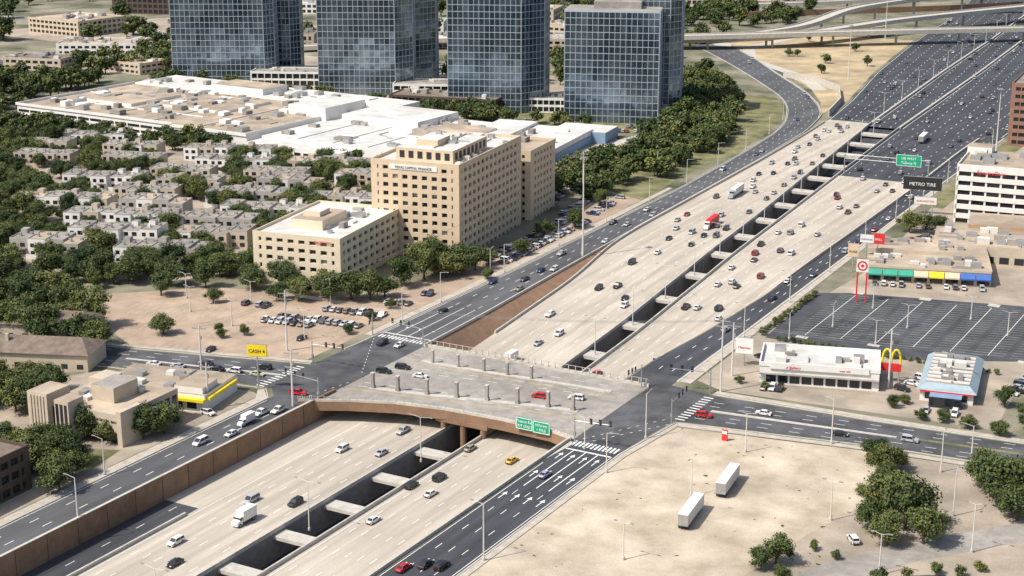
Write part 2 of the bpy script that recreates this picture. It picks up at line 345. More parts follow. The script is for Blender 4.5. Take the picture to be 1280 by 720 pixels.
def q(x0,y0,x1,y1,z=.09,m=WHITE): mk.face([(x0,y0,z),(x1,y0,z),(x1,y1,z),(x0,y1,z)],m)
q(42.6,-30.5,56.4,-29.8,.093)
for i in range(12): q(43+i*1.15,-27.5,43.6+i*1.15,-23.8)
for i in range(14): q(-56.4+i*1.35,26.5,-55.7+i*1.35,29.5)
q(-57,31,-38.5,31.7)
for i in range(11): q(59.5,4.5+i*2.05,62.5,5.1+i*2.05)
for i in range(12): q(-61,-31+i*1.8+0,-58.2,-30.4+i*1.8)
def arrow(x,y):
    q(x-.14,y,x+.14,y+3)
    mk.face([(x-.7,y+3,.09),(x+.7,y+3,.09),(x,y+4.8,.09)],WHITE)
for x in(43.9,47.4,51,54.6):
    for y in(-38,-52,-68): arrow(x,y)
for x in(-53,-48,-43):
    mk.face([(x-.6,40,.09),(x,38.4,.09),(x+.6,40,.09)],WHITE); q(x-.12,40,x+.12,43)
def line(a,b_,w=.2,on=3,off=6,z=.09,m=WHITE):
    L_=math.hypot(b_[0]-a[0],b_[1]-a[1]);dx,dy=(b_[0]-a[0])/L_,(b_[1]-a[1])/L_;t=0
    while t<L_:
        e=min(t+on,L_); px,py=-dy*w/2,dx*w/2
        mk.face([(a[0]+dx*t-px,a[1]+dy*t-py,z),(a[0]+dx*e-px,a[1]+dy*e-py,z),(a[0]+dx*e+px,a[1]+dy*e+py,z),(a[0]+dx*t+px,a[1]+dy*t+py,z)],m); t=e+off
for o in(-7.4,-4.2,3.6,7): line((64,15.3+o),(150,25+o))
for o in(-7,-3.5,3.5,7): line((-61,-19.6+o),(-160,-42+o))
for o in(-8.5,-5,5,8.5): line((-34,-6+o+ (1 if o>0 else -1)*2),(38,5+o+(1 if o>0 else -1)*2),.22,3,5,.1)
line((-36,17),(36,20.5),.2,3,5,.1); line((-35,9.5),(38,12),.22,60,0,.1,YEL); line((-36,-20),(36,-8),.2,60,0,.1,YEL)
for (x0,y0,x1,y1) in((44,-22,58,4),(47,-22,60,0),(-56,24,-40,-6),(-42,-34,-38,-14)): line((x0,y0),(x1,y1),.2,1,2,.1)
def stalls(x0,y0,x1,y1,n,l=5,m=FADED,z=.05):
    dx,dy=(x1-x0)/n,(y1-y0)/n;L_=math.hypot(dx,dy);nx,ny=-dy/L_,dx/L_
    for i in range(n+1):
        x,y=x0+dx*i,y0+dy*i; ex,ey=dx/L_*.09,dy/L_*.09
        mk.face([(x-ex-nx*l/2,y-ey-ny*l/2,z),(x+ex-nx*l/2,y+ey-ny*l/2,z),(x+ex+nx*l/2,y+ey+ny*l/2,z),(x-ex+nx*l/2,y-ey+ny*l/2,z)],m)
for r_ in((-98,28,-66,32,12),(-100,22,-70,26,11),(-92,42,-66,46,10),(-118,34,-100,37,7),(-112,-16,-90,-11,8),(-88,10,-72,12,6),(-150,20,-112,26,14),(-146,8,-108,14,14),(-150,14,-110,20,14),(-130,-4,-100,3,11),(-66,125,-69,205,30),(-74,125,-77,200,28),(-82,205,-88,245,16),(-96,215,-112,290,28)): stalls(*r_)
mk.obj('road_markings')
# ------------------------------------------------------------------ overpass bridge
d=MB()
front=[(-41,-36.5),(-37.5,-34.5),(-28,-29.5),(-15,-24.5),(0,-21.8),(18,-21.2),(34,-22),(41.8,-24.5)]
poly=[(-37.3,-34)]+front[2:]+[(41.8,25.1),(-37.3,25.1)]
d.prism(poly,-.9,.075,CONCG)
for a,c in zip(front,front[1:]):
    d.wall([(a[0],a[1]-.45,0),(c[0],c[1]-.45,0)],.7,.45,BROWN,-2.3)
    d.wall([(a[0],a[1]-.35,0),(c[0],c[1]-.35,0)],.42,1.15,CONC2,.45)
    for i in range(6):
        t=i/6; x=a[0]+(c[0]-a[0])*t;yy=a[1]+(c[1]-a[1])*t-.35; d.box(x-.08,yy-.08,1.15,x+.08,yy+.08,2,CONC2)
    d.tube((a[0],a[1]-.35,1.95),(c[0],c[1]-.35,1.95),.06,.06,METAL,4)
# concrete apron between front parapet and the traffic lanes
for a,c in zip(front[1:],front[2:]): d.wall([(a[0],a[1]+1.4,.07),(c[0],c[1]+1.4,.07)],2.2,.16,CONC2)
d.wall([(-37.3,25.4,0),(0,25.6,0),(41.8,25.4,0)],.6,1.0,CONC2,-2)
for i in range(34):
    t=i/33; x=-37+t*78
    d.box(x-.1,25.0,1,x+.1,25.2,2.6,CONC2)
d.box(-37,25.05,2.5,41.5,25.15,2.62,CONC2)
for x in rng(-35,40,3.2): d.box(x,-20,-2.0,x+.7,24,-.9,BROWN)
for yy in(-21.5,-6,9,23):
    for x in(-.9,5.6,12.2):
        d.cyl(x,yy,-13,-2.6,.9,.9,BROWN,10)
    d.box(-3,yy-1,-3.2,14,yy+1,-2.0,BROWN)
med=[(-30,-16.2),(-14,-13.5),(5,-9),(20,-5.6),(33,-3.5)]
d.wall([(x,y_,.07) for x,y_ in med],1.9,.2,CONC2)
med2=[(-30,12.2),(-10,13),(14,14.8),(34,16)]
d.wall([(x,y_,.07) for x,y_ in med2],1.6,.2,CONC2)
for x,y_ in((-29,-16),(-21,-14.7),(-12,-12.9),(-3,-10.9),(6,-8.7),(15,-6.7),(24,-4.8),(31.5,-3.7)):
    d.box(x-.42,y_-.42,.2,x+.42,y_+.42,4.7,CONCG); d.box(x-.55,y_-.55,4.7,x+.55,y_+.55,5.0,CONC2); d.box(x-.6,y_-.6,.25,x+.6,y_+.6,1,CONCG)
for x,y_ in((-26,12.4),(-17,12.7),(-8,13.2),(0,13.7),(8,14.3)):
    d.box(x-.36,y_-.36,.2,x+.36,y_+.36,4,CONCG); d.box(x-.48,y_-.48,4,x+.48,y_+.48,4.3,CONC2)
d.obj('overpass_bridge')
# ------------------------------------------------------------------ ground parcels
p=MB()
p.poly([(59.8,-400),(59.8,-28),(63,-1.2),(116,8),(126,-20),(118,-50),(113,-78),(105,-120),(90,-200),(90,-400)],.03,DIRT)
p.obj('dirt_lot')
p=MB()
p.poly([(116,8),(153,11),(240,20),(300,-100),(230,-200),(105,-120),(113,-78),(118,-50),(126,-20)],.025,PAVE2)
p.poly([(-62,22),(-62,66),(-75,64),(-140,46),(-180,10),(-119,-21),(-75,-8),(-62,-4)],.03,PAVE)
p.poly([(-62,66),(-62,120),(-66,250),(-72,330),(-110,300),(-86,255),(-76,125),(-84,60),(-75,64)],.028,PAVE)
p.poly([(-54.5,-400),(-54.5,-38),(-58,-36),(-110,-42),(-120,-60),(-110,-110),(-100,-400)],.03,PAVE2)
p.poly([(52,38),(51,88),(60,205),(110,225),(130,200),(140,40),(62,33)],.02,PAVE2)
p.poly([(-160,45),(-215,0),(-260,50),(-380,170),(-440,235),(-290,245),(-175,225),(-140,120),(-140,70)],.026,PAVE2)
p.poly([(-500,400),(-463,255),(-180,240),(-140,280),(-110,345),(-160,400),(-330,390)],.024,PAVE2)
p.poly([(-500,402),(-330,392),(-140,402),(-120,500),(-250,560),(-560,560)],.022,PAVE2)
p.poly([(56,230),(110,235),(200,250),(200,700),(60,560),(48,340)],.02,PAVE2)
p.poly([(-640,440),(-540,420),(-500,520),(-620,560)],.021,PAVE2)
p.poly([(-800,540),(-640,520),(-560,700),(-700,780)],.019,PAVE2)
p.obj('parking_lot_pavement')
p=MB()
p.poly([(54.5,88),(51.5,146),(62,152),(121,166),(190,180),(190,118),(133,104),(101,88)],.04,ASPHL)
for row in range(10):
    for i in range(24):
        x=60+row*11.5; y=96+i*2.75+row*1.6
        if y>150+row*2: continue
        p.face([(x,y,.06),(x+9.6,y+2.4,.06),(x+9.6,y+2.53,.06),(x,y+.13,.06)],FADED)
for row in range(10):
    x=59+row*11.5
    p.face([(x+5.8,96+row*1.6+1,.063),(x+6,96+row*1.6+1,.063),(x+6,150+row*2,.063),(x+5.8,150+row*2,.063)],WHITE)
for row in range(0,10,2):
    x=64+row*11.5; p.box(x-1,150+row*2+2,.04,x+3,150+row*2+5,.2,CONC2); p.box(x-1,93+row*1.6,.04,x+3,95+row*1.6,.2,CONC2)
p.obj('parking_lot')
p=MB()
p.poly([(-69,370),(-76,430),(-84,478),(-99,520),(-118,556),(-140,545),(-125,470),(-100,420),(-84,375)],.035,GRASS)
p.poly([(-66,250),(-72,330),(-69,370),(-84,375),(-110,330),(-90,262)],.034,GRASS)
p.poly([(-230,360),(-140,395),(-125,470),(-180,470),(-260,420)],.03,GRASS)
p.poly([(47,300),(56,300),(54,470),(43,470)],.03,GRASS)
p.poly([(-54.5,-170),(-54.5,-148),(-66,-150),(-70,-190)],.035,GRASS)
p.poly([(124,-95),(150,-62),(158,-64),(150,-80),(128,-104)],.035,GRASS)
p.poly([(-60,-90),(-57,-104),(-66,-110),(-80,-98)],.036,GRASS)
p.obj('lawn')
p=MB()
p.poly([(-70,500),(-84,545),(-106,590),(-150,655),(-190,705),(-240,780),(-215,840),(-170,860),(-119,866),(-94,683),(-72,560)],.03,DIRT2)
p.obj('dry_grass_field')
# ------------------------------------------------------------------ buildings
def block(mb,x0,y0,x1,y1,z0,h,floors,nx,ny,wm,gm,pier=1.6,band=1.8,rec=.55,roof=None,par=1.0,gf=0,corner=2.2):
    roof=roof or ROOFW
    mb.box(x0+rec,y0+rec,z0,x1-rec,y1-rec,z0+h-.5,gm)
    fh=(h-gf)/floors
    for i in range(floors+1):
        zb=z0+gf+i*fh-band/2
        if i==floors: zb=z0+h-band*.6; zt=z0+h
        else: zt=zb+band
        if i==0 and not gf: zb=z0
        mb.box(x0,y0,zb,x1,y1,zt,wm,roof if i==floors else None)
    zt=z0+h-.02
    for i in range(nx+1):
        x=x0+(x1-x0)*i/nx; a=max(x0+.004,x-pier/2);b_=min(x1-.004,x+pier/2)
        if i==0:b_=x0+corner
        if i==nx:a=x1-corner
        mb.box(a,y0+.004,z0,b_,y0+rec+.1,zt,wm); mb.box(a,y1-rec-.1,z0,b_,y1-.004,zt,wm)
    for i in range(ny+1):
        y=y0+(y1-y0)*i/ny; a=max(y0+.006,y-pier/2);b_=min(y1-.006,y+pier/2)
        if i==0:b_=y0+corner
        if i==ny:a=y1-corner
        mb.box(x0+.006,a,z0,x0+rec+.1,b_,zt-.01,wm); mb.box(x1-rec-.1,a,z0,x1-.006,b_,zt-.01,wm)
    z=z0+h
    if par:
        t=.4
        mb.box(x0,y0,z,x1,y0+t,z+par,wm);mb.box(x0,y1-t,z,x1,y1,z+par,wm)
        mb.box(x0,y0+t,z,x0+t,y1-t,z+par,wm);mb.box(x1-t,y0+t,z,x1,y1-t,z+par,wm)
def units(mb,x0,y0,x1,y1,z,n,seed,big=1,ms=None):
    rr=random.Random(seed)
    for i in range(n):
        x=rr.uniform(x0,x1);y=rr.uniform(y0,y1);a=rr.uniform(.7,1.8)*big;b_=rr.uniform(.7,1.6)*big;hh=rr.uniform(.8,1.8)*min(big,1.6)
        mb.box(x-a,y-b_,z,x+a,y+b_,z+hh,rr.choice(ms or [METAL,CONCG,POLEW]))
    for i in range(n//3):
        x=rr.uniform(x0,x1);y=rr.uniform(y0,y1);l=rr.uniform(3,9)
        if rr.random()<.5: mb.box(x-l/2,y-.2,z+.05,x+l/2,y+.2,z+.5,METAL)
        else: mb.box(x-.2,y-l/2,z+.05,x+.2,y+l/2,z+.5,METAL)
BLIND=mat('window_blinds',(.3,.28,.24),.7,.1,.4)
def blinds(o,x0,nx,bw,fh,floors,z0,side,L0,pr,seed):
    rr=random.Random(seed)
    for i in range(nx):
        for j in range(floors):
            if rr.random()<pr:
                zt=z0+(j+1)*fh-.9; h_=rr.uniform(.4,1.6); a=L0+i*bw+1.0; c=L0+(i+1)*bw-1.0
                if side=='S': o.box(a,x0-.03,zt-h_,c,x0+.02,zt,BLIND)
                else: o.box(x0-.02,a,zt-h_,x0+.03,c,zt,BLIND)
o=MB(-82,120.5,8)
block(o,-37,0,0,65,0,36.5,10,9,15,TAN,WIN,1.9,1.75,.7,ROOFW,1.2,2.0,2.6)
blinds(o,.7,9,37/9,3.45,10,2,'S',-37,.3,1); blinds(o,-.7,15,65/15,3.45,10,2,'E',0,.3,2)
o.box(-29,6,36.5,-5,40,41.5,TAN,ROOFW)
for i in range(6): o.box(-27.5+i*3.8,5.95,37.6,-25.4+i*3.8,6.0,40.4,BLACK)
for i in range(8): o.box(-5,8+i*4,37.6,-4.95,10.3+i*4,40.4,BLACK)
o.box(-23,12,41.5,-14,24,44,TAN,ROOFW)
units(o,-27,8,-8,38,41.5,9,3); units(o,-4,5,-2,60,36.5,8,4); units(o,-35,44,-5,62,36.5,8,5,1.4)
o.box(-29,-.25,34.2,-9,-.02,36.1,WALLW)
ob=o.obj('office_building'); text('TEXAS CAPITAL FINANCE',1.35,(-19,-.33,34.6),0,BLACK,ob)
o=MB(-92,188,8); block(o,-42,4,2,34,0,29,8,9,8,TAN,WIN,1.9,1.75,.7,ROOFT,1,2.0,2.6); units(o,-35,8,-5,30,29,8,9,1.8); o.obj('office_building')
o=MB(-99.5,67,9)
block(o,-35.5,0,0,53,0,17.6,5,8,11,TAN2,WIN,1.9,1.7,.8,ROOFW,1.0,1.0,2.4)
blinds(o,.8,8,35.5/8,3.32,5,1,'S',-35.5,.3,3); blinds(o,-.8,11,53/11,3.32,5,1,'E',0,.3,4)
o.box(-26,12,17.6,-13,32,21.2,TAN2,ROOFT); o.box(-24,18,21.2,-17,26,23,TAN2,ROOFW); units(o,-31,5,-4,48,17.6,9,6,1.3)
o.cyl(-9,10,17.6,18.6,1.2,1.2,METAL)
ob=o.obj('office_building'); text('REGENTS',1.6,(-7,-.3,15.9),0,REDS,ob)
def tower(x,y,ang,outline,h,gm,name='glass_office_tower',fh=3.9,bw=3.1):
    o=MB(x,y,ang)
    n=len(outline)
    o.prism(outline,0,h,gm,ROOFG)
    nf=int(h/fh)
    for i in range(n):
        a=outline[i];c=outline[(i+1)%n];L_=math.hypot(c[0]-a[0],c[1]-a[1]);dx,dy=(c[0]-a[0])/L_,(c[1]-a[1])/L_;nx,ny=dy,-dx
        nb=max(1,round(L_/bw))
        for k_ in range(nb+1):
            t=L_*k_/nb; px,py=a[0]+dx*t,a[1]+dy*t; w_=.12 if 0<k_<nb else .25
            P=[(px-dx*w_,py-dy*w_),(px+dx*w_,py+dy*w_),(px+dx*w_+nx*.12,py+dy*w_+ny*.12),(px-dx*w_+nx*.12,py-dy*w_+ny*.12)]
            o.prism(P,0,h,MULL)
        for k_ in range(1,nf+1):
            z=k_*fh
            if z>h-.3: continue
            P=[(a[0]-nx*.05,a[1]-ny*.05),(c[0]-nx*.05,c[1]-ny*.05),(c[0]+nx*.1,c[1]+ny*.1),(a[0]+nx*.1,a[1]+ny*.1)]
            o.prism(P,z-.14,z+.16,MULL)
    cx=sum(a[0] for a in outline)/n;cy=sum(a[1] for a in outline)/n
    o.prism([(cx+(a[0]-cx)*1.01,cy+(a[1]-cy)*1.01) for a in outline],h-.2,h+1.2,MULL,ROOFG)
    o.prism([(cx+(a[0]-cx)*.5,cy+(a[1]-cy)*.5) for a in outline],h+1.2,h+5,CONCG,ROOFG)
    return o.obj(name)
tower(-479,413,29,[(0,0),(60,0),(66,6),(66,22),(74,22),(80,28),(80,42),(8,42),(0,34)],98,TG[0])
tower(-367,420,27,[(0,0),(48,0),(58,12),(58,26),(70,38),(70,56),(10,56),(0,46)],98,TG[1])
tower(-263,405,22,[(0,0),(43,0),(55,13),(55,40),(46,50),(8,50),(0,42)],104,TG[0])
tower(-189,410,20,[(0,0),(53,0),(53,18),(47,25),(0,25)],62,TG[0])
tower(-178,436,20,[(6,0),(38,0),(44,8),(44,30),(6,30)],71,TG[1])
for (x,y,a,w_,dd,h_) in((-425,425,25,46,22,9),(-320,432,25,50,24,8),(-226,425,22,34,20,8)):
    o=MB(x,y,a); block(o,0,0,w_,dd,0,h_,2,10,5,WALLW,WIN,.5,1.2,.8,ROOFG,.6,0,.8); units(o,4,4,w_-4,dd-4,h_,6,int(-x)); o.obj('podium_building')
# shopping mall
o=MB(-463,262,-3)
o.box(0,0,0,170,92,8.6,WALLW,ROOFT)
for x0,y0,x1,y1,h_ in((0,92.02,190,128,9.5),(20,30,60,70,10.2),(70,40,120,80,10),(120,.02,172,40,7.6)):
    o.box(x0,y0,.02,x1,y1,h_,WALLW,ROOFT if x0 else ROOFW)
for z in(2.2,5.2):
    for i in range(17): o.box(1.2+i*9.6,-.25,z,9.6+i*9.6,.2,z+1.25,WIN)
o.box(-.6,-.6,8.6,121,-.02,10,WALLW); o.box(-.6,0,8.6,-.02,92,10,WALLW); o.box(119,-.6,7.6,172.6,-.05,9.2,WALLW)
o.box(172.1,0,3,172.5,92,9.4,WALLW); o.box(150,60,0,176,95,14,WALLW,ROOFW); o.box(60,96,9.5,100,118,13,WALLW,ROOFT)
for x in(34,68,102,136): o.box(x,2,8.6,x+.4,90,9.2,WALLW)
for y_ in(26,54): o.box(2,y_,8.6,118,y_+.4,9.2,WALLW)
units(o,5,5,165,88,8.6,90,11,1.9,[METAL,WALLW,CONCG,ROOFG]); units(o,10,95,180,125,9.5,24,12,1.8)
o.obj('shopping_mall')
o=MB(-288,262,-2)
o.box(0,0,0,108,95,7,WALLW,ROOFW); o.box(10,55,7,60,94,11,WALLW,ROOFW); o.box(0,-12,0,60,-.02,5.6,WALLW,ROOFW); o.box(70,30,7,100,70,9.5,WALLW,ROOFT)
for x in(22,44,66,88): o.box(x,2,7,x+.4,54,7.5,WALLW)
o.box(108.02,10,1,108.3,90,3.4,WIN)
for i in range(10): o.box(2+i*5.8,-12.1,.8,6+i*5.8,-12.02,3.4,WIN)
units(o,5,5,100,90,7,46,15,1.7,[METAL,CONCG,ROOFG]); o.obj('department_store')
o=MB(-168,282,8); o.box(0,0,0,32,78,7,WALLW,ROOFW); o.box(32,4,0,32.6,76,4.2,ROOFBL); o.box(-22,20,0,-.02,80,8.5,WALLW,ROOFW); o.box(10,74,.02,40,96,6,ROOFBL,ROOFW); units(o,3,5,28,70,7,14,16,1.4); o.obj('retail_building')
o=MB(-296,392,12); block(o,0,0,66,26,0,9,2,16,6,DARKB,WIN,.7,1.2,.5,ROOFB,.6); units(o,4,4,60,22,9,14,17,1.6); o.obj('office_building')
rr=random.Random(5)
FARB=[(-640,470,60,34,8,WALLW,ROOFT),(-560,560,70,40,10,BEIGE,ROOFB),(-650,620,80,40,9,WALLW,ROOFW),(-760,560,60,50,12,BEIGE,ROOFT),(-520,700,60,30,8,WALLW,ROOFG),(-800,700,70,40,14,DARKB,ROOFG),(-690,760,90,30,9,WALLW,ROOFW),(-470,820,50,40,10,BEIGE,ROOFT),(-600,860,80,40,10,WALLW,ROOFG),(-380,720,50,30,12,BEIGE,ROOFT),(-880,820,80,60,10,WALLW,ROOFT),(-560,430,40,26,7,BEIGE,ROOFT),(-620,400,44,26,8,BEIGE,ROOFB),(-330,640,46,30,12,BEIGE,ROOFG),(-430,640,50,28,8,WALLW,ROOFW),(-420,1000,70,40,10,BEIGE,ROOFT),(-560,1050,60,40,9,WALLW,ROOFT),(-720,860,60,40,10,BEIGE,ROOFW),(-820,960,70,50,10,WALLW,ROOFG)]
av=[]
for i,(x,y,w_,dd,h_,wm,rm) in enumerate(FARB):
    an=rr.choice([15,25,30,-5]); ra=math.radians(an)
    o=MB(x,y,an); block(o,0,0,w_,dd,0,h_,max(2,int(h_/4)),int(w_/5),int(dd/5),wm,WIN,1.6,1.8,.4,rm,.7); units(o,4,4,w_-4,dd-4,h_,14,i,1.6); o.obj('commercial_building')
    av.append((x+w_/2*math.cos(ra)-dd/2*math.sin(ra)+14,y+w_/2*math.sin(ra)+dd/2*math.cos(ra)-20,w_*.62))
# bank
o=MB(-88,-95,2)
BK=BEIGE
o.box(0,0,0,7,9,13.5,BK,ROOFT); o.box(8.6,1,0,13.5,7,12,BK,ROOFT); o.box(0,9,0,24,30,8.2,BK,ROOFT); o.box(7,2,0,8.6,9,9.5,WIN)
o.box(13.5,6,3.6,26,9,8.8,BK,ROOFT); o.box(14,7.5,0,25.5,8.98,3.6,WIN); o.box(26,5.5,0,27.6,14,10,BK); o.box(24,14,0,27,30,9.2,BK,ROOFT)
for i in range(5): o.box(27,15.5+i*3,1,27.1,17.3+i*3,7.6,WIN)
for i in range(5): o.box(1+i*1.1,-.25,1,1.5+i*1.1,0,12.8,BK)
for i in range(3): o.box(9+i*1.5,.94,1,10+i*1.5,.99,11,WIN)
o.box(10,14,8.2,18,24,12.6,BK,ROOFG); o.box(2,22,8.2,8,29,11,BK); units(o,3,12,22,28,8.2,8,18)
ob=o.obj('bank_building'); text('PRESTON NATIONAL BANK',1.05,(19.8,5.9,6.3),0,BLACK,ob)
o=MB(-92,-64,12); o.box(0,0,0,34,20,5.2,WALLW,ROOFT); o.box(24,1,5.2,33,10,7,WALLW,ROOFT)
for i in range(7): o.box(2+i*4.4,-.08,1,5+i*4.4,-.01,3.4,WIN)
o.box(20,-1.8,3.6,34.5,-.02,4.4,YELS); o.box(34.02,1,3.5,35.2,18,4.3,YELS); units(o,3,3,22,17,5.2,7,19); o.obj('retail_building')
o=MB(-93,-150,3); block(o,0,0,33,28,0,11,3,9,8,DARKB,WIN,.9,1.7,.5,ROOFB,.8); units(o,4,4,28,24,11,6,20,1.5); o.obj('office_building')
def gable(x,y,ang,w_,dd,h_,name='house',rm=ROOFB,wm=BEIGE):
    o=MB(x,y,ang); o.box(0,0,0,w_,dd,h_,wm); e=.7;t=dd*.22
    V=[(-e,-e,h_),(w_+e,-e,h_),(w_+e,dd+e,h_),(-e,dd+e,h_),(dd*.3,dd/2,h_+t),(w_-dd*.3,dd/2,h_+t)]
    o.mesh(V,[(0,1,5,4),(1,2,5),(2,3,4,5),(3,0,4)],rm)
    for i in range(int(w_/5)):
        o.box(1.5+i*5,-.06,.9,3.5+i*5,-.01,2.4,WIN)
    o.box(w_*.3,dd*.3,h_,w_*.3+1,dd*.3+1,h_+t+1,wm); return o.obj(name)
gable(-150,-62,22,40,15,5.5); gable(-165,-38,22,34,14,5.5)
for x,y in((-600,330),(-660,340),(-700,380),(-560,300),(-740,330),(-500,950),(-440,900),(-700,900),(-760,980),(-860,980),(-640,960),(-320,1050),(-260,1150),(-350,1180),(-450,1150),(-200,1250)): gable(x,y,rr.choice([10,30,100]),22,14,4,'house',rr.choice([ROOFB,ROOFG,ROOFT]))
o=MB(69,45,17)
o.box(0,0,0,35,19,5.6,WALLW,ROOFW)
for x0,y0,x1,y1 in((-.2,-.2,35.2,.2),(-.2,18.8,35.2,19.2)): o.box(x0,y0,5.6,x1,y1,6.8,WALLW)
o.box(-.2,.2,5.6,.2,18.8,6.8,WALLW);o.box(34.8,.2,5.6,35.2,18.8,6.8,WALLW); o.box(3,-.5,5.0,32,-.22,6.9,WALLW)
for i in range(9): o.box(2+i*3.5,-.06,.6,4.9+i*3.5,-.01,3,WIN)
for i in range(4): o.box(35.01,2+i*4,.6,35.06,5+i*4,3,WIN)
o.box(0,-1.2,3.3,35,-.02,3.5,CONCG)
units(o,4,3,30,16,5.6,8,21,1.1); ob=o.obj('furniture_store'); text('z gallery',1.3,(10,-.55,5.3),0,REDS,ob); text('west elm',.9,(25,-.55,5.4),0,REDS,ob)
o=MB(115,54,10)
MANS=mat('mansard_grey_blue',(.3,.38,.42),.6,.1,.4)
o.box(0,0,0,15,32,3.6,WALLW,ROOFW)
o.mesh([(-.9,-.9,3.6),(15.9,-.9,3.6),(15.9,32.9,3.6),(-.9,32.9,3.6),(1.3,1.3,5.4),(13.7,1.3,5.4),(13.7,30.7,5.4),(1.3,30.7,5.4)],[(0,1,5,4),(1,2,6,5),(2,3,7,6),(3,0,4,7)],MANS)
o.mesh([(1.3,1.3,5.35),(13.7,1.3,5.35),(13.7,30.7,5.35),(1.3,30.7,5.35)],[(0,1,2,3)],ROOFG)
for i in range(4): o.box(1.4+i*3.2,-.06,.8,3.8+i*3.2,-.01,2.8,WIN)
for i in range(9): o.box(15.01,1.6+i*3.2,.8,15.06,3.6+i*3.2,2.8,WIN)
o.box(0,-1,3.1,15,-.9,3.6,REDS); o.box(3,-5,0,12,-.02,3.2,WIN,ROOFBL); units(o,3,4,11,28,5.36,14,22,1)
for i in range(8): o.box(1.35,3+i*3.4,5.36,13.6,3.3+i*3.4,5.9,WALLW)
o.obj('fast_food_restaurant')
o=MB(62,172,17)
o.box(0,0,0,44,22,5,BEIGE,ROOFT); o.box(0,22.02,0,44,40,6.5,BEIGE,ROOFT)
for i,m_ in enumerate((GREENA,GREENA,GREENA,TAN,YELS,TAN,BLUEA,BLUEA)):
    o.mesh([(.2+i*5.5,-1.8,3),(5.4+i*5.5,-1.8,3),(5.4+i*5.5,0,4.6),(.2+i*5.5,0,4.6)],[(0,1,2,3)],m_); o.box(.2+i*5.5,-1.8,2.5,5.4+i*5.5,-1.7,3.0,m_)
    o.box(.6+i*5.5,-.06,.3,5+i*5.5,-.01,2.6,WIN)
o.box(43.9,0,5,44.2,22,6,BEIGE); o.box(0,-.2,5,44,.1,5.9,BEIGE); units(o,3,3,40,19,5,20,23,1.1); units(o,3,25,40,38,6.5,10,24,1.1); o.obj('strip_mall')
o=MB(75,212,12); o.box(0,0,0,60,28,7,BEIGE,ROOFT); o.box(12,28.02,0,52,50,8.5,mat('terracotta_stucco',(.42,.27,.17),.85,.1,.4),ROOFT); units(o,4,4,50,24,7,20,25,1.3)
for i in range(10): o.box(3+i*5.5,-.06,.4,6.5+i*5.5,-.01,3,WIN)
o.obj('retail_building')
o=MB(66,278,6)
for i in range(6):
    z=i*4; o.box(0,0,z+2.0,60,40,z+4.0,WALLW,ROOFT if i==5 else None)
o.box(.8,.8,0,59.2,39.2,23,WIN)
for i in range(11): o.box(i*5.9,.3,0,i*5.9+.8,.9,23.9,WALLW)
for i in range(8): o.box(.3,i*5.6,0,.9,i*5.6+.8,23.9,WALLW)
o.box(0,0,24,60,.4,25,WALLW); o.box(0,.4,24,.4,40,25,WALLW); o.box(-.3,30,0,10,40.3,27,WALLW,ROOFT); units(o,4,5,55,36,24,18,26,2)
ob=o.obj('office_building'); text('SpectraCare',2.3,(14,-.3,21.4),0,REDS,ob)
o=MB(46,462,5); block(o,0,0,60,40,0,32,8,12,8,mat('brown_granite',(.26,.14,.1),.6,.1,.4),WIN,.5,2.0,.4,ROOFG,1); o.obj('office_building')
for x,y,w_,dd,h_ in((110,380,60,40,12),(60,560,50,40,12),(70,700,60,50,20),(40,900,60,40,12)):
    o=MB(x,y,8); block(o,0,0,w_,dd,0,h_,int(h_/4),10,7,BEIGE,WIN,1.2,1.7,.4,ROOFT,.8); units(o,4,4,w_-4,dd-4,h_,9,x); o.obj('commercial_building')
def aptmesh(seed):
    q_=random.Random(seed); o=MB(); n=q_.choice([4,5,6]); wm=q_.choice([BEIGE,GREYW,BEIGE,WALLW]);h0=6+q_.choice([0,.5])
    for i in range(n):
        oy=q_.choice([-1.6,0,0,1.6]);h_=h0+q_.choice([0,0,.6]);x=i*7.4
        w2=wm if q_.random()<.75 else WALLW;rm=q_.choice([ROOFG,ROOFG,ROOFG,ROOFT])
        o.box(x,oy,0,x+7.35,oy+12,h_,w2,rm)
        for (a,b_,c,e) in((x,oy,x+7.35,oy+.2),(x,oy+11.8,x+7.35,oy+12),(x,oy+.2,x+.2,oy+11.8),(x+7.15,oy+.2,x+7.35,oy+11.8)): o.box(a,b_,h_,c,e,h_+.35,GREYW)
        for zz in(.9,3.9):
            o.box(x+1,oy-.06,zz,x+2.6,oy-.01,zz+1.5,WIN); o.box(x+4.2,oy-.06,zz,x+6.2,oy-.01,zz+1.6,WIN)
        if q_.random()<.6: o.box(x+.4,oy-3.2,0,x+6.8,oy-3.0,1.8,w2)
        if q_.random()<.5: o.box(x+3,oy-1.4,3.1,x+6.8,oy-.01,3.4,ROOFB)
        o.box(x+2,oy+4,h_,x+3,oy+5,h_+1.3,q_.choice([METAL,wm])); o.box(x+5,oy+7,h_,x+6.2,oy+8.2,h_+.9,CONCG)
        if q_.random()<.3: o.box(x+1,oy+8,h_,x+3.6,oy+11.4,h_+1.8,wm,rm)
    return o.obj('apt',link=False)
APT=[aptmesh(i) for i in range(8)]
def inside(x,y,P):
    c=False;n=len(P)
    for i in range(n):
        a=P[i];b_=P[i-1]
        if (a[1]>y)!=(b_[1]>y) and x<(b_[0]-a[0])*(y-a[1])/(b_[1]-a[1])+a[0]: c=not c
    return c
APREG=[(-150,52),(-192,14),(-235,30),(-300,90),(-430,215),(-300,238),(-178,232),(-145,200),(-142,140)]
aptspots=[]
ca,sa=math.cos(math.radians(20)),math.sin(math.radians(20))
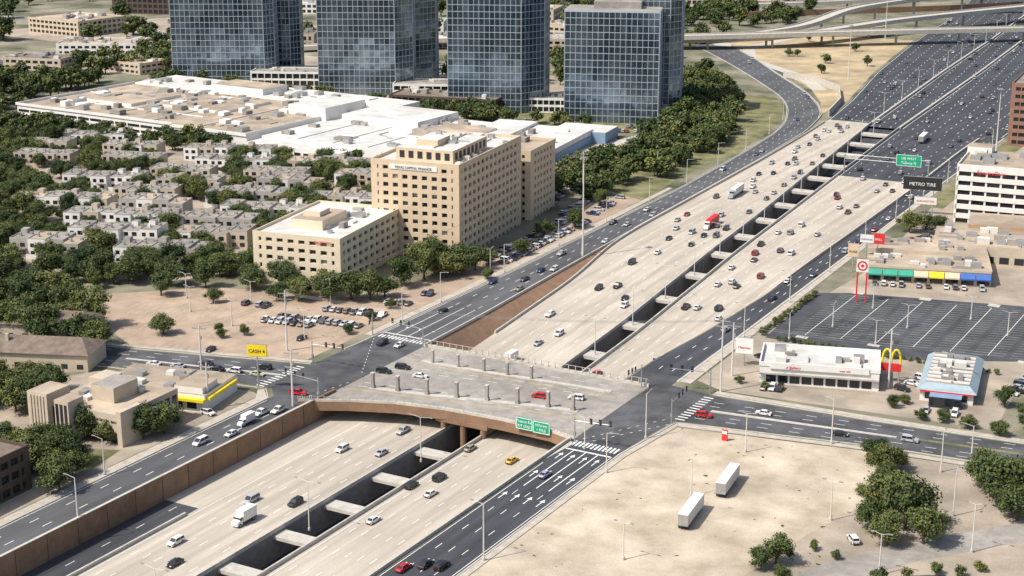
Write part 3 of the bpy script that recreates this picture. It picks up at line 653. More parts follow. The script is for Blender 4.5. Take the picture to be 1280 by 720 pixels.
for i in range(-14,15):
    for j in range(-14,15):
        lx=i*46+ (13 if j%2 else 0);ly=j*24
        x=-270+lx*ca-ly*sa;y=130+lx*sa+ly*ca
        if inside(x,y,APREG) and inside(x+36*ca,y+36*sa,APREG) and R.random()<.92:
            inst('apartment_building',R.choice(APT),x+R.uniform(-2,2),y+R.uniform(-2,2),0,math.radians(20),1)
            for k_ in(3,12,21,30): aptspots.append((x+k_*ca-6*sa,y+k_*sa+6*ca,7.5))
# ------------------------------------------------------------------ trees
def treemesh(seed,nleaf,ls,lobes,leafm,h=8.6,r=5,trunk=True):
    q_=random.Random(seed); o=MB()
    th=h*.2
    if trunk: o.cyl(0,0,0,th,.34,.24,BARK,7)
    C=[]
    ax=q_.uniform(.8,1.2)
    for i in range(lobes):
        a=q_.uniform(0,6.283);rad=r*.7*math.sqrt(q_.uniform(.08,1));z=th+(h-th)*(q_.uniform(.2,.8)*(1-.3*rad/r)+.02)
        C.append((Vector((rad*math.cos(a)*ax,rad*math.sin(a)/ax,z)),r*q_.uniform(.22,.44)))
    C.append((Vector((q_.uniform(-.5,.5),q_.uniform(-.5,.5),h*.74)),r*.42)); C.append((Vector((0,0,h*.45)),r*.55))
    if trunk:
        for c,rr_ in C[:7]: o.tube((0,0,th*.8),tuple(c),.16,.05,BARK,5)
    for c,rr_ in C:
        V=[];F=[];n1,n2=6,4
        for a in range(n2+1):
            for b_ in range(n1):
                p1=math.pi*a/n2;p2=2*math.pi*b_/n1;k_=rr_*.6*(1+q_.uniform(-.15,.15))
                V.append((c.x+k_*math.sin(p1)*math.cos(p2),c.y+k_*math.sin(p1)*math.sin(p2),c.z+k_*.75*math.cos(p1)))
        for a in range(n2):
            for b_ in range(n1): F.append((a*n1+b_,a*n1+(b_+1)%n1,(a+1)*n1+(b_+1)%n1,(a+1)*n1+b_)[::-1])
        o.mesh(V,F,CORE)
    wts=[c[1]**2 for c in C]
    for i in range(nleaf):
        c,rr_=q_.choices(C,wts)[0]
        d=Vector((q_.gauss(0,1),q_.gauss(0,1),q_.gauss(.3,1))).normalized()
        k_=rr_*q_.uniform(.55,1.18); p0=c+Vector((d.x*k_,d.y*k_,d.z*k_*.82))
        nr=(d+Vector((q_.gauss(0,.5),q_.gauss(0,.5),q_.gauss(.25,.5)))).normalized();u=nr.orthogonal().normalized();a=q_.uniform(0,6.28)
        u=(u*math.cos(a)+nr.cross(u)*math.sin(a));w_=nr.cross(u);s_=ls*q_.uniform(.5,1.35)
        o.face([p0-u*s_,p0-w_*s_*.6,p0+u*s_,p0+w_*s_*.6],leafm)
    return o.obj('treemesh',link=False)
TREES=[treemesh(i,3600,.27,17,LEAF[i%2]) for i in range(7)]
FAR=[treemesh(20+i,650,.55,11,LEAF[i%2]) for i in range(6)]
BUSH=[treemesh(40+i,600,.15,7,LEAF[1],2.2,1.4,False) for i in range(3)]
def tree(x,y,r,name='tree',par=None,far=False,hs=1.0):
    s_=r/5; inst(name,R.choice(FAR if far else TREES),x,y,-.1,R.uniform(0,6.28),(s_*R.uniform(.88,1.12),s_*R.uniform(.88,1.12),s_*hs*R.uniform(.85,1.2)),None,par)
for x,y,r_ in [(-119,-6,4.8),(137,-36,7.5),(131,-29,6.2),(143,-42,5.5),(136,-47,5),(127,-17,5),(123,-7,4.8),(118,2,4.4),(129,-23,5.4),(124,-1,4),(130,-40,4.5),(125,-26,3.6),(153,-11,7.5),(159,-18,6.5),(147,-2,6),(162,-6,6.5),(154,-1,5.5),(117,-69,4.8),(115,-73,3),(121,-76,2.4),
  (55,251,5.5),(60,258,5),(64,262,4),(-74,-89,5.5),(-60,-81,5.5),(-66,-86,5),(-58,-75,5),(-72,-100,4.5),(-54.5,-118,5.5),(-58,-110,5),(-64,-104,5.5),(-70,-112,6),(-88,57,6.8),(-82,60,6),(-94,52,6.4),(-100,56,5.8),(-80,66,5.5),(-107,52,5.6),(-113,54,5.6),(-120,58,6),(-126,50,5.6),(-132,56,5),(-110,44,4.6),(-103,46,4.6),
  (-80,92,7.4),(-74,98,7),(-82,102,7.4),(-76,108,6.6),(-71,104,5.6),(-86,108,6.5),(-70,122,5),(-90,112,5.5),(-82,80,6),(-70,112,5.5),(-128,30,3.4),(-60,104,3),
  (-150,28,4.8),(-143,44,5.4),(-156,40,6.4),(-148,58,6.4),(-158,64,6.8),(-166,52,6.4),(-140,68,6),(-171,34,6.4),(-183,30,6.4),(-176,44,6),(-163,72,5.5),
  (-100,0,2.2),(-105,5,2),(-95,6,2),(-68,40,2.4),(-70,55,2.6),(-66,24,2.2),(-66,140,4),(-72,170,4.5),(-68,190,5),(-79,235,4),(-84,250,5),(110,44,2.3),(112,49,2),(64,42,1.6),(73,40,1.6),(138,60,3.5),(146,52,3.5),(133,38,2.8),(126,40,2.6),(142,36,3),(120,38,2.2),(148,44,3)]:
    tree(x,y,r_)
def scat(P,n,r0,r1,par,far=True,avoid=()):
    xs=[a[0] for a in P];ys=[a[1] for a in P];k_=0;tr=0
    while k_<n and tr<n*25:
        tr+=1;x=R.uniform(min(xs),max(xs));y=R.uniform(min(ys),max(ys))
        if inside(x,y,P) and all(math.hypot(x-a,y-b_)>d_ for a,b_,d_ in avoid): tree(x,y,R.uniform(r0,r1),'tree_crown',par,far); k_+=1
def grove(name='distant_trees'):
    e=bpy.data.objects.new(name,None); COL.objects.link(e); return e
e=grove('tree_grove')
scat([(-122,-30),(-150,-45),(-215,-60),(-230,5),(-172,8),(-130,-22)],85,4.8,8,e,False,[(-140,-48,14),(-155,-42,10)])
scat([(-98,-70),(-94,-98),(-105,-130),(-150,-90),(-145,-62),(-115,-62)],30,4.5,7,e,False)
scat([(-60,-110),(-80,-118),(-100,-100),(-92,-98),(-66,-96)],9,4,5.5,e,False)
e=grove('tree_grove')
scat([(-142,60),(-192,4),(-240,25),(-300,85),(-440,222),(-300,245),(-170,240),(-140,200)],330,3.2,6.2,e,False,aptspots)
scat([(-205,5),(-225,25),(-300,95),(-400,190),(-420,170),(-300,50),(-230,-10)],60,5,7.5,e,False)
e=grove()
scat([(-384,170),(-470,245),(-300,250),(-290,243),(-430,215)],50,4,7,e)
scat([(-470,245),(-520,390),(-590,370),(-640,330),(-480,190),(-390,160)],150,5,9,e,True,[(a,b_,c*.8) for a,b_,c in av])
scat([(-290,250),(-180,236),(-145,260),(-150,275),(-285,248)],26,3,5,e)
scat([(-92,208),(-76,290),(-80,372),(-90,420),(-108,470),(-125,395),(-112,340),(-130,290),(-112,240)],110,4.5,7.5,e)
scat([(-130,395),(-105,410),(-118,500),(-150,560),(-200,600),(-180,500),(-135,440)],80,5,8,e)
scat([(-500,402),(-340,395),(-300,380),(-180,385),(-130,400),(-140,408),(-260,402),(-490,412)],70,4,6.5,e)
scat([(-560,400),(-480,470),(-520,540),(-640,500)],50,5,8,e,True,[(a,b_,c*.8) for a,b_,c in av])
scat([(-400,510),(-130,500),(-200,640),(-360,620)],80,5,8,e)
e=grove()
for i in range(1350):
    y=R.uniform(470,1500); x=R.uniform(-1500,-230)
    if x>-430 and y<640: continue
    if noise.noise(Vector((x*.009,y*.009,1)))<-.06: continue
    if any(math.hypot(x-a,y-b_)<c for a,b_,c in av): continue
    tree(x,y,R.uniform(5.5,10.5),'tree_crown',e,True)
scat([(-190,1130),(-60,1420),(200,1800),(-800,1800),(-420,1180),(-300,1080)],230,7,12,e)
scat([(-270,800),(-300,1000),(-400,900),(-360,780)],40,6,9,e)
scat([(60,620),(250,650),(200,1400),(0,1300),(25,900)],110,6,10,e)
scat([(90,240),(250,240),(260,450),(100,450)],30,4,7,e,True,[(120,290,40),(140,400,40)])
scat([(-110,600),(-180,720),(-210,820),(-130,850),(-100,700)],7,3,5,e)
e=grove('shrub_row')
for i in range(26):
    inst('shrub',R.choice(BUSH),52.5+R.uniform(-.6,.6),90+i*2.1,0,R.random()*6,R.uniform(.7,1.2),None,e)
for i in range(30): inst('shrub',R.choice(BUSH),59.5+i*2.4,91-abs(i%5-2)*.3+i*.05-4,0,R.random()*6,R.uniform(.6,1.1),None,e)
for x,y in((145,-62),(150,-57),(155,-55),(132,-86),(126,-92),(158,-50),(140,-66),(128,-60),(122,-58)): inst('shrub',R.choice(BUSH),x,y,0,R.random()*6,R.uniform(1,1.8),None,e)
e=grove('weeds')
for i in range(320):
    x=R.uniform(61,150);y=R.uniform(-120,8)
    if noise.noise(Vector((x*.07,y*.07,3)))<.12 and x<117 and R.random()<.93: continue
    if inside(x,y,[(60,-130),(60,-2),(116,7),(140,0),(150,-40),(130,-60),(112,-90),(104,-120)]): inst('weed',R.choice(BUSH),x,y,-.12,R.random()*6,(R.uniform(.2,.6),R.uniform(.2,.6),R.uniform(.05,.12)),None,e)
# ------------------------------------------------------------------ vehicles
def wheels(o,xs,w_,r_=.34):
    for x in xs:
        for s_ in(-1,1): o.tube((x,s_*(w_-.12),r_),(x,s_*(w_+.03),r_),r_,r_,RUBBER,10); o.tube((x,s_*(w_+.02),r_),(x,s_*(w_+.05),r_),r_*.55,r_*.5,METAL,8)
def extr(o,prof,w_,m,tap=.06):
    n=len(prof); V=[]
    for s_ in(-1,1):
        for x,z in prof: V.append((x,s_*(w_-(tap if z>.8 else 0)-(tap if abs(x)>2.1 else 0)),z))
    o.mesh(V,[tuple(range(n)),tuple(range(2*n-1,n-1,-1))]+[(i,n+i,n+(i+1)%n,(i+1)%n) for i in range(n)],m)
def cabin(o,bx0,bx1,tx0,tx1,z0,z1,wb,wt):
    B=[(bx0,-wb,z0),(bx1,-wb,z0),(bx1,wb,z0),(bx0,wb,z0)];T=[(tx0,-wt,z1),(tx1,-wt,z1),(tx1,wt,z1),(tx0,wt,z1)]
    o.mesh(B+T,[(0,1,5,4),(1,2,6,5),(2,3,7,6),(3,0,4,7)],CARG)
    o.mesh([(tx0-.05,-wt-.03,z1-.03),(tx1+.05,-wt-.03,z1-.03),(tx1+.05,wt+.03,z1-.03),(tx0-.05,wt+.03,z1-.03),(tx0+.1,-wt+.08,z1+.05),(tx1-.1,-wt+.08,z1+.05),(tx1-.1,wt-.08,z1+.05),(tx0+.1,wt-.08,z1+.05)],[(0,1,5,4),(1,2,6,5),(2,3,7,6),(3,0,4,7),(4,5,6,7)],PAINT)
    for k_ in range(4):
        o.tube(B[k_],T[k_],.05,.05,PAINT,4)
    for s_ in(-1,1): o.tube(((bx0+bx1)/2-.1,s_*(wb+.005),z0),((tx0+tx1)/2-.1,s_*(wt+.005),z1),.05,.05,PAINT,4)
LAMP=mat('lamp_lens',(.7,.7,.65),.2,.05,1); TAIL=mat('tail_lens',(.4,.02,.02),.3,.05,1)
def carmesh(kind):
    o=MB()
    if kind=='sedan':
        extr(o,[(-2.32,.3),(-2.36,.7),(-2.2,.93),(-1.5,.97),(1.05,.95),(1.9,.82),(2.25,.68),(2.33,.3)],.88,PAINT); cabin(o,-1.75,1.2,-1.05,.45,.93,1.42,.8,.62); wheels(o,(-1.4,1.4),.84)
    elif kind=='suv':
        extr(o,[(-2.3,.36),(-2.35,1.05),(-2.2,1.12),(1.15,1.08),(2.1,.98),(2.35,.8),(2.38,.36)],.94,PAINT); cabin(o,-2.25,1.25,-2.0,.55,1.06,1.72,.87,.74); wheels(o,(-1.4,1.4),.9,.38)
    elif kind=='pickup':
        extr(o,[(-2.8,.42),(-2.8,1.05),(1.2,1.08),(2.4,1.0),(2.7,.8),(2.7,.42)],.97,PAINT); cabin(o,-.85,1.25,-.65,.65,1.05,1.78,.88,.75)
        o.box(-2.7,-.8,1.0,-.95,.8,1.09,BLACK); wheels(o,(-1.8,1.8),.93,.4)
    else:
        extr(o,[(-2.5,.36),(-2.55,1.1),(1.4,1.08),(2.3,.85),(2.5,.36)],.96,PAINT); cabin(o,-2.45,1.7,-2.25,.8,1.08,1.85,.9,.8); wheels(o,(-1.5,1.5),.92,.36)
    e_=2.8 if kind=='pickup' else 2.33
    for s_ in(-1,1): o.box(e_-.35,s_*.62-.2,.6,e_-.02+.04,s_*.62+.2,.76,LAMP); o.box(-e_-.06,s_*.7-.14,.65,-e_+.1,s_*.7+.14,.9,TAIL)
    for s_ in(-1,1): o.box(.85,s_*1.0-.12,.95,1.05,s_*1.0+.1,1.1,PAINT)
    o.box(-.1-e_,-.7,.32,-e_+.05,.7,.55,BLACK); o.box(e_-.05,-.6,.34,e_+.06,.6,.54,BLACK)
    return o.obj(kind,link=False)
CARM={k_:carmesh(k_) for k_ in('sedan','suv','pickup','van')}
CN={'sedan':'car','suv':'suv','pickup':'pickup_truck','van':'minivan'}
PAL=[(.7,.7,.69)]*6+[(.42,.43,.44)]*5+[(.018,.018,.02)]*5+[(.1,.1,.11)]*4+[(.3,.02,.02)]+[(.03,.05,.14),(.04,.05,.1),(.3,.26,.2),(.16,.13,.1),(.55,.55,.57)]
RED=(.5,.015,.02)
def car(x,y,z,hd,color=None,kind=None):
    kind=kind or R.choice(['sedan']*5+['suv']*4+['pickup']*2+['van'])
    return inst(CN[kind],CARM[kind],x,y,z,hd,1,color or R.choice(PAL))
UP=math.pi/2;DN=-math.pi/2
occ=[]
def fcar(x,y,hd,color=None,kind=None):
    if any(abs(x-a)<2.4 and abs(y-b_)<11 for a,b_ in occ): return
    occ.append((x,y)); z=-6 if y<25 else ZM(y)
    fx=MLR if x<8 else MRL
    dx=0 if y<30 else (fx(y+5)-fx(y-5))/10
    car(x,y,z+.01,hd-math.atan(dx),color,kind)
W_=(.72,.72,.71);K_=(.02,.02,.022);S_=(.42,.43,.45)
for x,y,c_,k_ in((-17,-49,W_,'suv'),(-6,-46,S_,'sedan'),(-17,-89,S_,'van'),(-6,-85,K_,'suv'),(-17,-118,W_,'suv'),(-9.5,-127,K_,'sedan'),(-10,-29,S_,'pickup'),(-13,-12,K_,'sedan')): fcar(x,y,DN,c_,k_)
for x,y,c_,k_ in((13.6,-61,K_,'suv'),(20.9,-63,W_,'sedan'),(17.3,-53,K_,'van'),(13.6,-31,(.3,.28,.2),'sedan'),(17.3,-84,W_,'sedan'),(28,-33,(.7,.4,.02),'sedan')): fcar(x,y,UP,c_,k_)
for x,y,c_ in((-23,84,W_),(-11,68,W_),(-16,123,None),(-24,152,None),(-21,169,W_),(-26,191,K_),(-22,205,S_),(-40,327,None),(-44,388,W_),(-44,355,None),(-4,104,W_),(-13,57,S_)): fcar(x,y,DN,c_)
for x,y,c_ in((29,60,S_),(16,112,K_),(16,141,W_),(19.6,146,W_),(23,142,K_),(12.5,163,None),(20,113,W_),(13,186,None),(9,222,W_),(13,239,None),(7,302,K_),(17,41,RED)): fcar(x,y,UP,c_)
occ+= [(-20,222),(-33,282),(9,470)]
for i in range(46):
    y=80+400*R.random()**.7
    t=R.choice([.26,.38,.5,.62,.74,.86]); fcar(ML(y)+(MLR(y)-ML(y))*t,y,DN)
for i in range(36):
    y=80+380*R.random()**.7
    t=R.choice([.18,.34,.5,.66,.82]); fcar(MRL(y)+(RB(y)-MRL(y))*t,y,UP)
for i in range(95):
    y=R.uniform(485,1150); t=(R.randint(0,15)+.5)/16; x=AL(y)+(AR(y)-AL(y))*t
    if abs(x-AM(y))<2.2 or abs(x-AM2(y))<2.2: continue
    car(x,y,.06,(UP if x>AM(y) else DN)+.08)
for x,y,h_,c_,k_ in((48.8,-109,UP,K_,'sedan'),(52.3,-108,UP,K_,'suv'),(45.4,-113,UP,RED,'sedan'),(47.4,-50,UP,(.35,.35,.5),'sedan'),(-44,-50,DN,W_,'pickup'),(-41,-46,DN,(.7,.7,.6),'pickup'),(-44.3,-76,DN,W_,'van'),(-41,-67,DN,W_,'sedan'),(-45,-31.5,.1,RED,'pickup'),(-34,-3,.2,K_,'suv'),(-31,3,.2,K_,'suv'),(-22,-1,.2,W_,'sedan'),(18,1,3.3,RED,'suv'),(28,5,3.3,W_,'suv'),(-44,21,DN,W_,'sedan'),(-50,20,DN,K_,'suv'),(66,10,.1,RED,'suv'),(80,20,3.2,W_,'sedan'),(104,15,.1,K_,'sedan'),(122,20,.1,S_,'suv'),(-80,-26,3.3,K_,'sedan'),(-74,-25,3.3,W_,'suv'),(-92,-30,3.3,S_,'sedan'),(-68,-18,3.35,K_,'suv'),(-86,-24,3.3,K_,'sedan'),(-100,-32,3.3,W_,'sedan'),(-66,-24,.2,(.5,.5,.3),'sedan'),(-52,60,DN,K_,'sedan'),(128.5,-49,2.2,W_,'suv')): car(x,y,.08,h_,c_,k_)
for i in range(20):
    y=R.uniform(60,700); t=R.choice([.13,.38,.63,.88]); car(FLl(y)+(FLr(y)-FLl(y))*t,y,.08,DN+(math.atan(-(FLl(y+5)-FLl(y-5))/10)))
for i in range(11):
    y=R.uniform(60,470); t=R.choice([.2,.5,.82]); car(RB(y)+(RFR(y)-RB(y))*t,y,.08,UP)
def lotrow(x0,y0,x1,y1,n,prob,hd=None,z=.05):
    a=math.atan2(y1-y0,x1-x0)
    for i in range(n):
        if R.random()<prob:
            t=(i+.5)/n; car(x0+(x1-x0)*t+R.uniform(-.15,.15),y0+(y1-y0)*t+R.uniform(-.15,.15),z,(hd if hd is not None else a+UP)+R.choice([0,math.pi])+R.uniform(-.04,.04))
lotrow(-98,28,-66,32,12,.8);lotrow(-100,22,-70,26,11,.6);lotrow(-92,42,-66,46,10,.75);lotrow(-88,10,-72,12,6,.4);lotrow(-118,34,-100,37,7,.6);lotrow(-76,60,-66,62,4,.8);lotrow(-74,74,-66,76,4,.7)
lotrow(-112,-16,-90,-11,8,.35);lotrow(-78,-6,-66,-3,4,.5)
lotrow(-66,125,-69,205,30,.8);lotrow(-74,125,-77,200,28,.75);lotrow(-82,205,-88,245,16,.8);lotrow(-72,210,-76,250,14,.6)
lotrow(-96,215,-112,290,28,.7); lotrow(-230,255,-190,262,18,.7)
lotrow(-150,410,-128,420,12,.7);lotrow(-240,395,-200,400,18,.6);lotrow(-160,392,-120,405,18,.6)
lotrow(137,70,143,112,14,.85);lotrow(144,70,150,112,14,.8);lotrow(118,45,134,47,6,.6);lotrow(108,58,112,80,7,.4);lotrow(71,41,78,42,3,.7);lotrow(60,60,62,72,4,.5)
lotrow(62,166,104,179,14,.35);lotrow(58,215,66,260,14,.5)
lotrow(-70,-52,-58,-50,4,.6);lotrow(-58,-62,-56,-50,4,.5)
lotrow(-180,70,-210,110,14,.5);lotrow(-220,60,-250,90,12,.5);lotrow(-200,150,-220,200,16,.5);lotrow(-300,180,-330,200,12,.5)
def boxtruck():
    o=MB(); o.box(-3.6,-1.2,1.0,1.6,1.2,3.7,WALLW); o.box(-3.7,-1.1,.6,2,1.1,1,BLACK)
    extr(o,[(1.7,.5),(1.7,2.5),(2.5,2.5),(3.1,1.6),(3.9,1.4),(4,.5)],1.1,PAINT); o.box(2.52,-1.0,1.65,2.9,1.0,2.3,CARG)
    for s_ in(-1,1): o.box(1.95,s_*1.115-.01,1.6,2.6,s_*1.115+.01,2.3,CARG)
    wheels(o,(-2.3,2.9),1.1,.48); return o.obj('bt',link=False)
BT=boxtruck(); inst('box_truck',BT,-10.5,-100,-5.99,DN,1,W_); inst('box_truck',BT,-13,38,ZM(38),DN,1,RED); inst('box_truck',BT,-43,-58,.08,DN,.8,W_)
def trailer(tr,rm=WALLW):
    o=MB(); o.box(-7,-1.28,1.15,7,1.28,4.1,rm); o.box(-6.9,-1.1,.85,6.9,1.1,1.14,BLACK)
    for i in range(24): o.box(-6.8+i*.58,-1.3,1.3,-6.76+i*.58,1.3,4.0,METAL)
    o.box(-7.06,-1.2,1.2,-7.01,-.03,4.0,METAL); o.box(-7.06,.03,1.2,-7.01,1.2,4.0,METAL)
    wheels(o,(-5.8,-4.6),1.2,.5)
    for s_ in(-1,1): o.box(3.6,s_*.9-.06,0,3.72,s_*.9+.06,1,BLACK)
    if tr:
        extr(o,[(7.4,.6),(7.4,3.6),(8.6,3.5),(9.0,2.2),(10.6,1.9),(10.8,.6)],1.15,PAINT); o.box(8.66,-1.0,2.3,8.98,1.0,3.1,CARG); wheels(o,(7.9,10.1),1.15,.5)
    return o.obj('tr',link=False)
TRL=trailer(False);SEM=trailer(True);SEMR=trailer(True,REDS)
inst('semi_trailer',TRL,91,-34,.05,math.radians(97)); inst('semi_trailer',TRL,90.5,-56,.05,math.radians(97))
inst('semi_truck',SEMR,-20,222,ZM(222),DN+.1,.9,W_); inst('semi_truck',SEM,-33,282,ZM(282),DN+.1,1,(.3,.35,.4)); inst('semi_truck',SEM,5,450,.06,UP+.1,1,W_)
# ------------------------------------------------------------------ poles, signs, signals
def lamp(x,y,h,arm=2.2,ang=0,two=False,z=0,name='street_lamp',r0=.16):
    o=MB(x,y,ang,z); o.cyl(0,0,0,.7,r0*2,r0*2,CONC2,8); o.cyl(0,0,.7,h,r0,r0*.55,POLEW,8)
    for s_ in((1,-1) if two else (1,)):
        o.tube((0,0,h-.1),(s_*arm,0,h+.35),.06,.05,POLEW,5); o.box(min(s_*arm,s_*(arm+.9)),-.2,h+.25,max(s_*arm,s_*(arm+.9)),.2,h+.42,METAL)
    return o.obj(name)
for x,y,h_,t_ in((85,-43,10,1),(86,-84,9,1),(104,8,13,0),(139,-63,10,1),(135,3,11,1),(145,-23,12,1),(154,-41,12,1),(88,99,8,1),(92,121,8,1),(108,141,8,1),(123,129,8,1),(86,-9,11,1),(60,-40,11,0),(58.6,-13,13,0),(58.6,-100,14,0),(-75,12,10,1),(-105,12,9,1),(-128,18,9,1),(-92,50,9,1),(-37.6,-129,11,0),(-51.6,-105,10,0),(-64,113,9,1),(-81,300,12,0),(47.6,-28,9,0),(70,110,8,1),(75,138,8,1),(134,140,8,1),(62,90,9,1),(140,14,10,0),(120,-40,10,1),(-58,44,10,0),(-140,30,9,1),(-116,36,8,1)):
    lamp(x,y,h_,1.6 if t_ else 2.6,R.choice([0,90,180]),bool(t_),0,'street_lamp',.2)
for y in(-150,-95,-44,): lamp(5.7,y,13,3,0,True,-6.45)
for y in range(70,480,31): lamp((MLR(y)+MRL(y))/2,y-12.5,12,3,0,True,ZM(y)-.4)
for y in range(70,480,45): lamp(FLl(y)-1.6,y,11,2.5,0,False,0,'street_lamp',.18); lamp(RFR(y)+1.8,y+15,11,2.5,180,False,0,'street_lamp',.18)
for y in range(520,1150,50): lamp(AM(y),y,13,3,0,True,0,'street_lamp',.2); lamp(AR(y)+2,y+20,12,3,180)
def upole(x,y,h_,ang=0,arms=1):
    o=MB(x,y,ang); o.cyl(0,0,0,h_,.34,.2,POLEW,8)
    for k_ in range(arms): o.box(-2.2,-.1,h_-1.2-k_*1.8,2.2,.1,h_-.95-k_*1.8,METAL)
    for s_ in(-2,-.9,.9,2): o.cyl(s_,0,h_-.95,h_-.6,.08,.05,METAL,6)
    o.cyl(.4,0,h_-4.5,h_-3.3,.3,.3,METAL,8); return o.obj('utility_pole')
upole(-40.5,-40,17,20);upole(-73,0,20,20,2);upole(-81,-32,16,20);upole(-60,-54,14,20);upole(62,32,23,0,2);upole(59.5,47,17);upole(-89,238,22,0);upole(104,60,18,0)
def mast(x,y,h_):
    o=MB(x,y); o.cyl(0,0,0,h_,.42,.16,POLEW,10); o.cyl(0,0,h_-.4,h_,1.1,1.1,METAL,10)
    for i in range(6):
        a=i*math.pi/3; o.box(1.3*math.cos(a)-.3,1.3*math.sin(a)-.3,h_-.7,1.3*math.cos(a)+.3,1.3*math.sin(a)+.3,h_-.35,METAL)
    return o.obj('high_mast_light')
mast(-44.6,151,39); mast(50,420,36); mast(-98,640,36); mast(38,640,36); mast(-140,860,36)
def wire(P,name='power_line'):
    o=MB()
    for a,b_,sag in P:
        a=Vector(a);b_=Vector(b_);n=8;pr=a
        for i in range(1,n+1):
            t=i/n; c=a.lerp(b_,t); c.z-=sag*4*t*(1-t); o.tube(tuple(pr),tuple(c),.04,.04,METAL,3); pr=c
    o.obj(name)
wire([((-73,dy,19),(62,32+dy,22),3.5) for dy in(-1,0,1)]+[((-81,-32,15.5+k_),(-73,0,17+k_),.8) for k_ in(0,.8)]+[((-60,-54,13.5),(-81,-32,15.5),.6),((62,32,21),(104,60,17),1.5),((-73,0,19),(-89,238,21),5),((-73,1,19),(-88,238,21),5),((62,32,22),(180,60,22),3),((62,33,21),(180,61,21),3)])
def signal(x,y,ang,arm=10):
    o=MB(x,y,ang); o.cyl(0,0,0,7.2,.2,.15,METAL,8); o.tube((0,0,6.2),(arm,0,6.9),.14,.09,METAL,6)
    for t in(.45,.7,.97):
        o.box(arm*t-.24,-.35,5.9+.7*t,arm*t+.24,-.16,7.3+.7*t,BLACK); o.box(arm*t-.4,-.15,5.75+.7*t,arm*t+.4,-.1,7.45+.7*t,BLACK)
        for k_,m_ in enumerate((REDS,YELS,GREENS)): o.box(arm*t-.12,-.4,6.92+.7*t-k_*.42,arm*t+.12,-.36,7.14+.7*t-k_*.42,m_ if k_==0 else METAL)
    o.box(-.3,-.3,2,.3,.3,2.9,METAL); return o.obj('traffic_signal')
signal(-58.5,-6,0,12);signal(-36.5,-33,180,12);signal(-37,24,180,12);signal(59.5,30,200,12);signal(43,-25,0,11);signal(60,1,90,10);signal(40,24,270,9);signal(-58.5,27,-60,10)
def guide(x,y,z,w_,h_,txt,ang=0,posts=True,name='highway_sign'):
    o=MB(x,y,ang,z); o.box(-w_/2,-.1,0,w_/2,.05,h_,GREENS)
    for a in((-w_/2+.12,.12,w_/2-.12,.3),(-w_/2+.12,h_-.3,w_/2-.12,h_-.12)): o.box(a[0],-.13,a[1],a[2],-.1,a[3],WHITE)
    for a in(-w_/2+.12,w_/2-.3): o.box(a,-.13,.3,a+.18,-.1,h_-.3,WHITE)
    if posts:
        for s_ in(-w_*.35,w_*.35): o.box(s_-.1,.05,-z,s_+.1,.25,h_+.2,METAL)
    ob=o.obj(name)
    for i,t in enumerate(txt): text(t,h_*.3,(0,-.16,h_*.58-i*h_*.38),0,WHITE,ob)
guide(26.4,-23.2,-.2,5.4,3.6,['Preston Rd','EXIT ONLY'],0,False); guide(31.9,-23.4,-.3,5.4,3.6,['Hillcrest','1 MILE'],0,False)
o=MB(0,352,4)
for x in(-6,34): o.cyl(x,0.9,0,9.5,.3,.25,METAL,8)
for z in(7.2,9.2): o.tube((-6,.9,z),(34,.9,z),.12,.12,METAL,5)
for i in range(16): o.tube((-6+i*2.5,.9,7.2 if i%2 else 9.2),(-3.5+i*2.5,.9,9.2 if i%2 else 7.2),.07,.07,METAL,4)
o.obj('sign_gantry')
guide(25,352.6,6.2,12,5.6,['LBJ WEST','Tollway N'],4,False)
def polesign(x,y,h_,w_,sh,m_,txt=None,tm=None,ang=0,name='pole_sign',two=False,tsz=None):
    o=MB(x,y,ang)
    for s_ in ((-w_*.3,w_*.3) if two else (0,)): o.cyl(s_,0,0,h_-sh,.25,.22,METAL,8)
    o.box(-w_/2,-.35,h_-sh,w_/2,.35,h_,m_); o.box(-w_/2-.1,-.3,h_,w_/2+.1,.3,h_+.12,METAL); o.box(-w_/2-.1,-.3,h_-sh-.12,w_/2+.1,.3,h_-sh,METAL)
    ob=o.obj(name)
    if txt: text(txt,tsz or sh*.5,(0,-.4,h_-sh*.68),0,tm or BLACK,ob)
    return ob
polesign(-58,-33.5,14,6,3.6,YELS,'CASH 4',BLACK,20,tsz=1.5); polesign(-62.5,-78,8,8,4,BLACK,'PRESTON',WHITE,20,tsz=1.5)
polesign(59,58,9,5.5,5,WALLW,'Mattress',REDS,10,tsz=1.1); polesign(56.5,188,13,5,3,WALLW,'FURNITURE',BLUEA,10,tsz=.8); polesign(59.5,192,13,5,4,REDS,'GRILL',WHITE,10,tsz=1.3); polesign(54,180,11,4,5,TAN,'RUGS',BLACK,10,tsz=1.2)
polesign(51,282,17,16,5.5,BLACK,'METRO TIRE',WHITE,10,'billboard',True,2); polesign(58,262,13,9,3,WALLW,'BURLINGTON',REDS,10,tsz=1.1)
o=MB(69,143,10)
for s_ in(-1.6,1.6): o.box(s_-.25,-.25,0,s_+.25,.25,15,REDS)
o.box(-2.1,-.3,11,2.1,.3,15.4,WALLW)
def disc(o,z,r_,y_,m_):
    V=[(r_*math.cos(i*math.pi/12),y_,z+r_*math.sin(i*math.pi/12)) for i in range(24)]; o.mesh(V,[tuple(range(24))],m_)
disc(o,13.2,1.8,-.31,REDS);disc(o,13.2,1.2,-.32,WALLW);disc(o,13.2,.6,-.33,REDS); o.obj('store_sign')
o=MB(103,65,10); o.box(-2.6,-.3,0,-2.2,.3,6,METAL); o.box(2.2,-.3,0,2.6,.3,6,METAL); o.box(-3,-.35,3.6,3,.35,6,REDS)
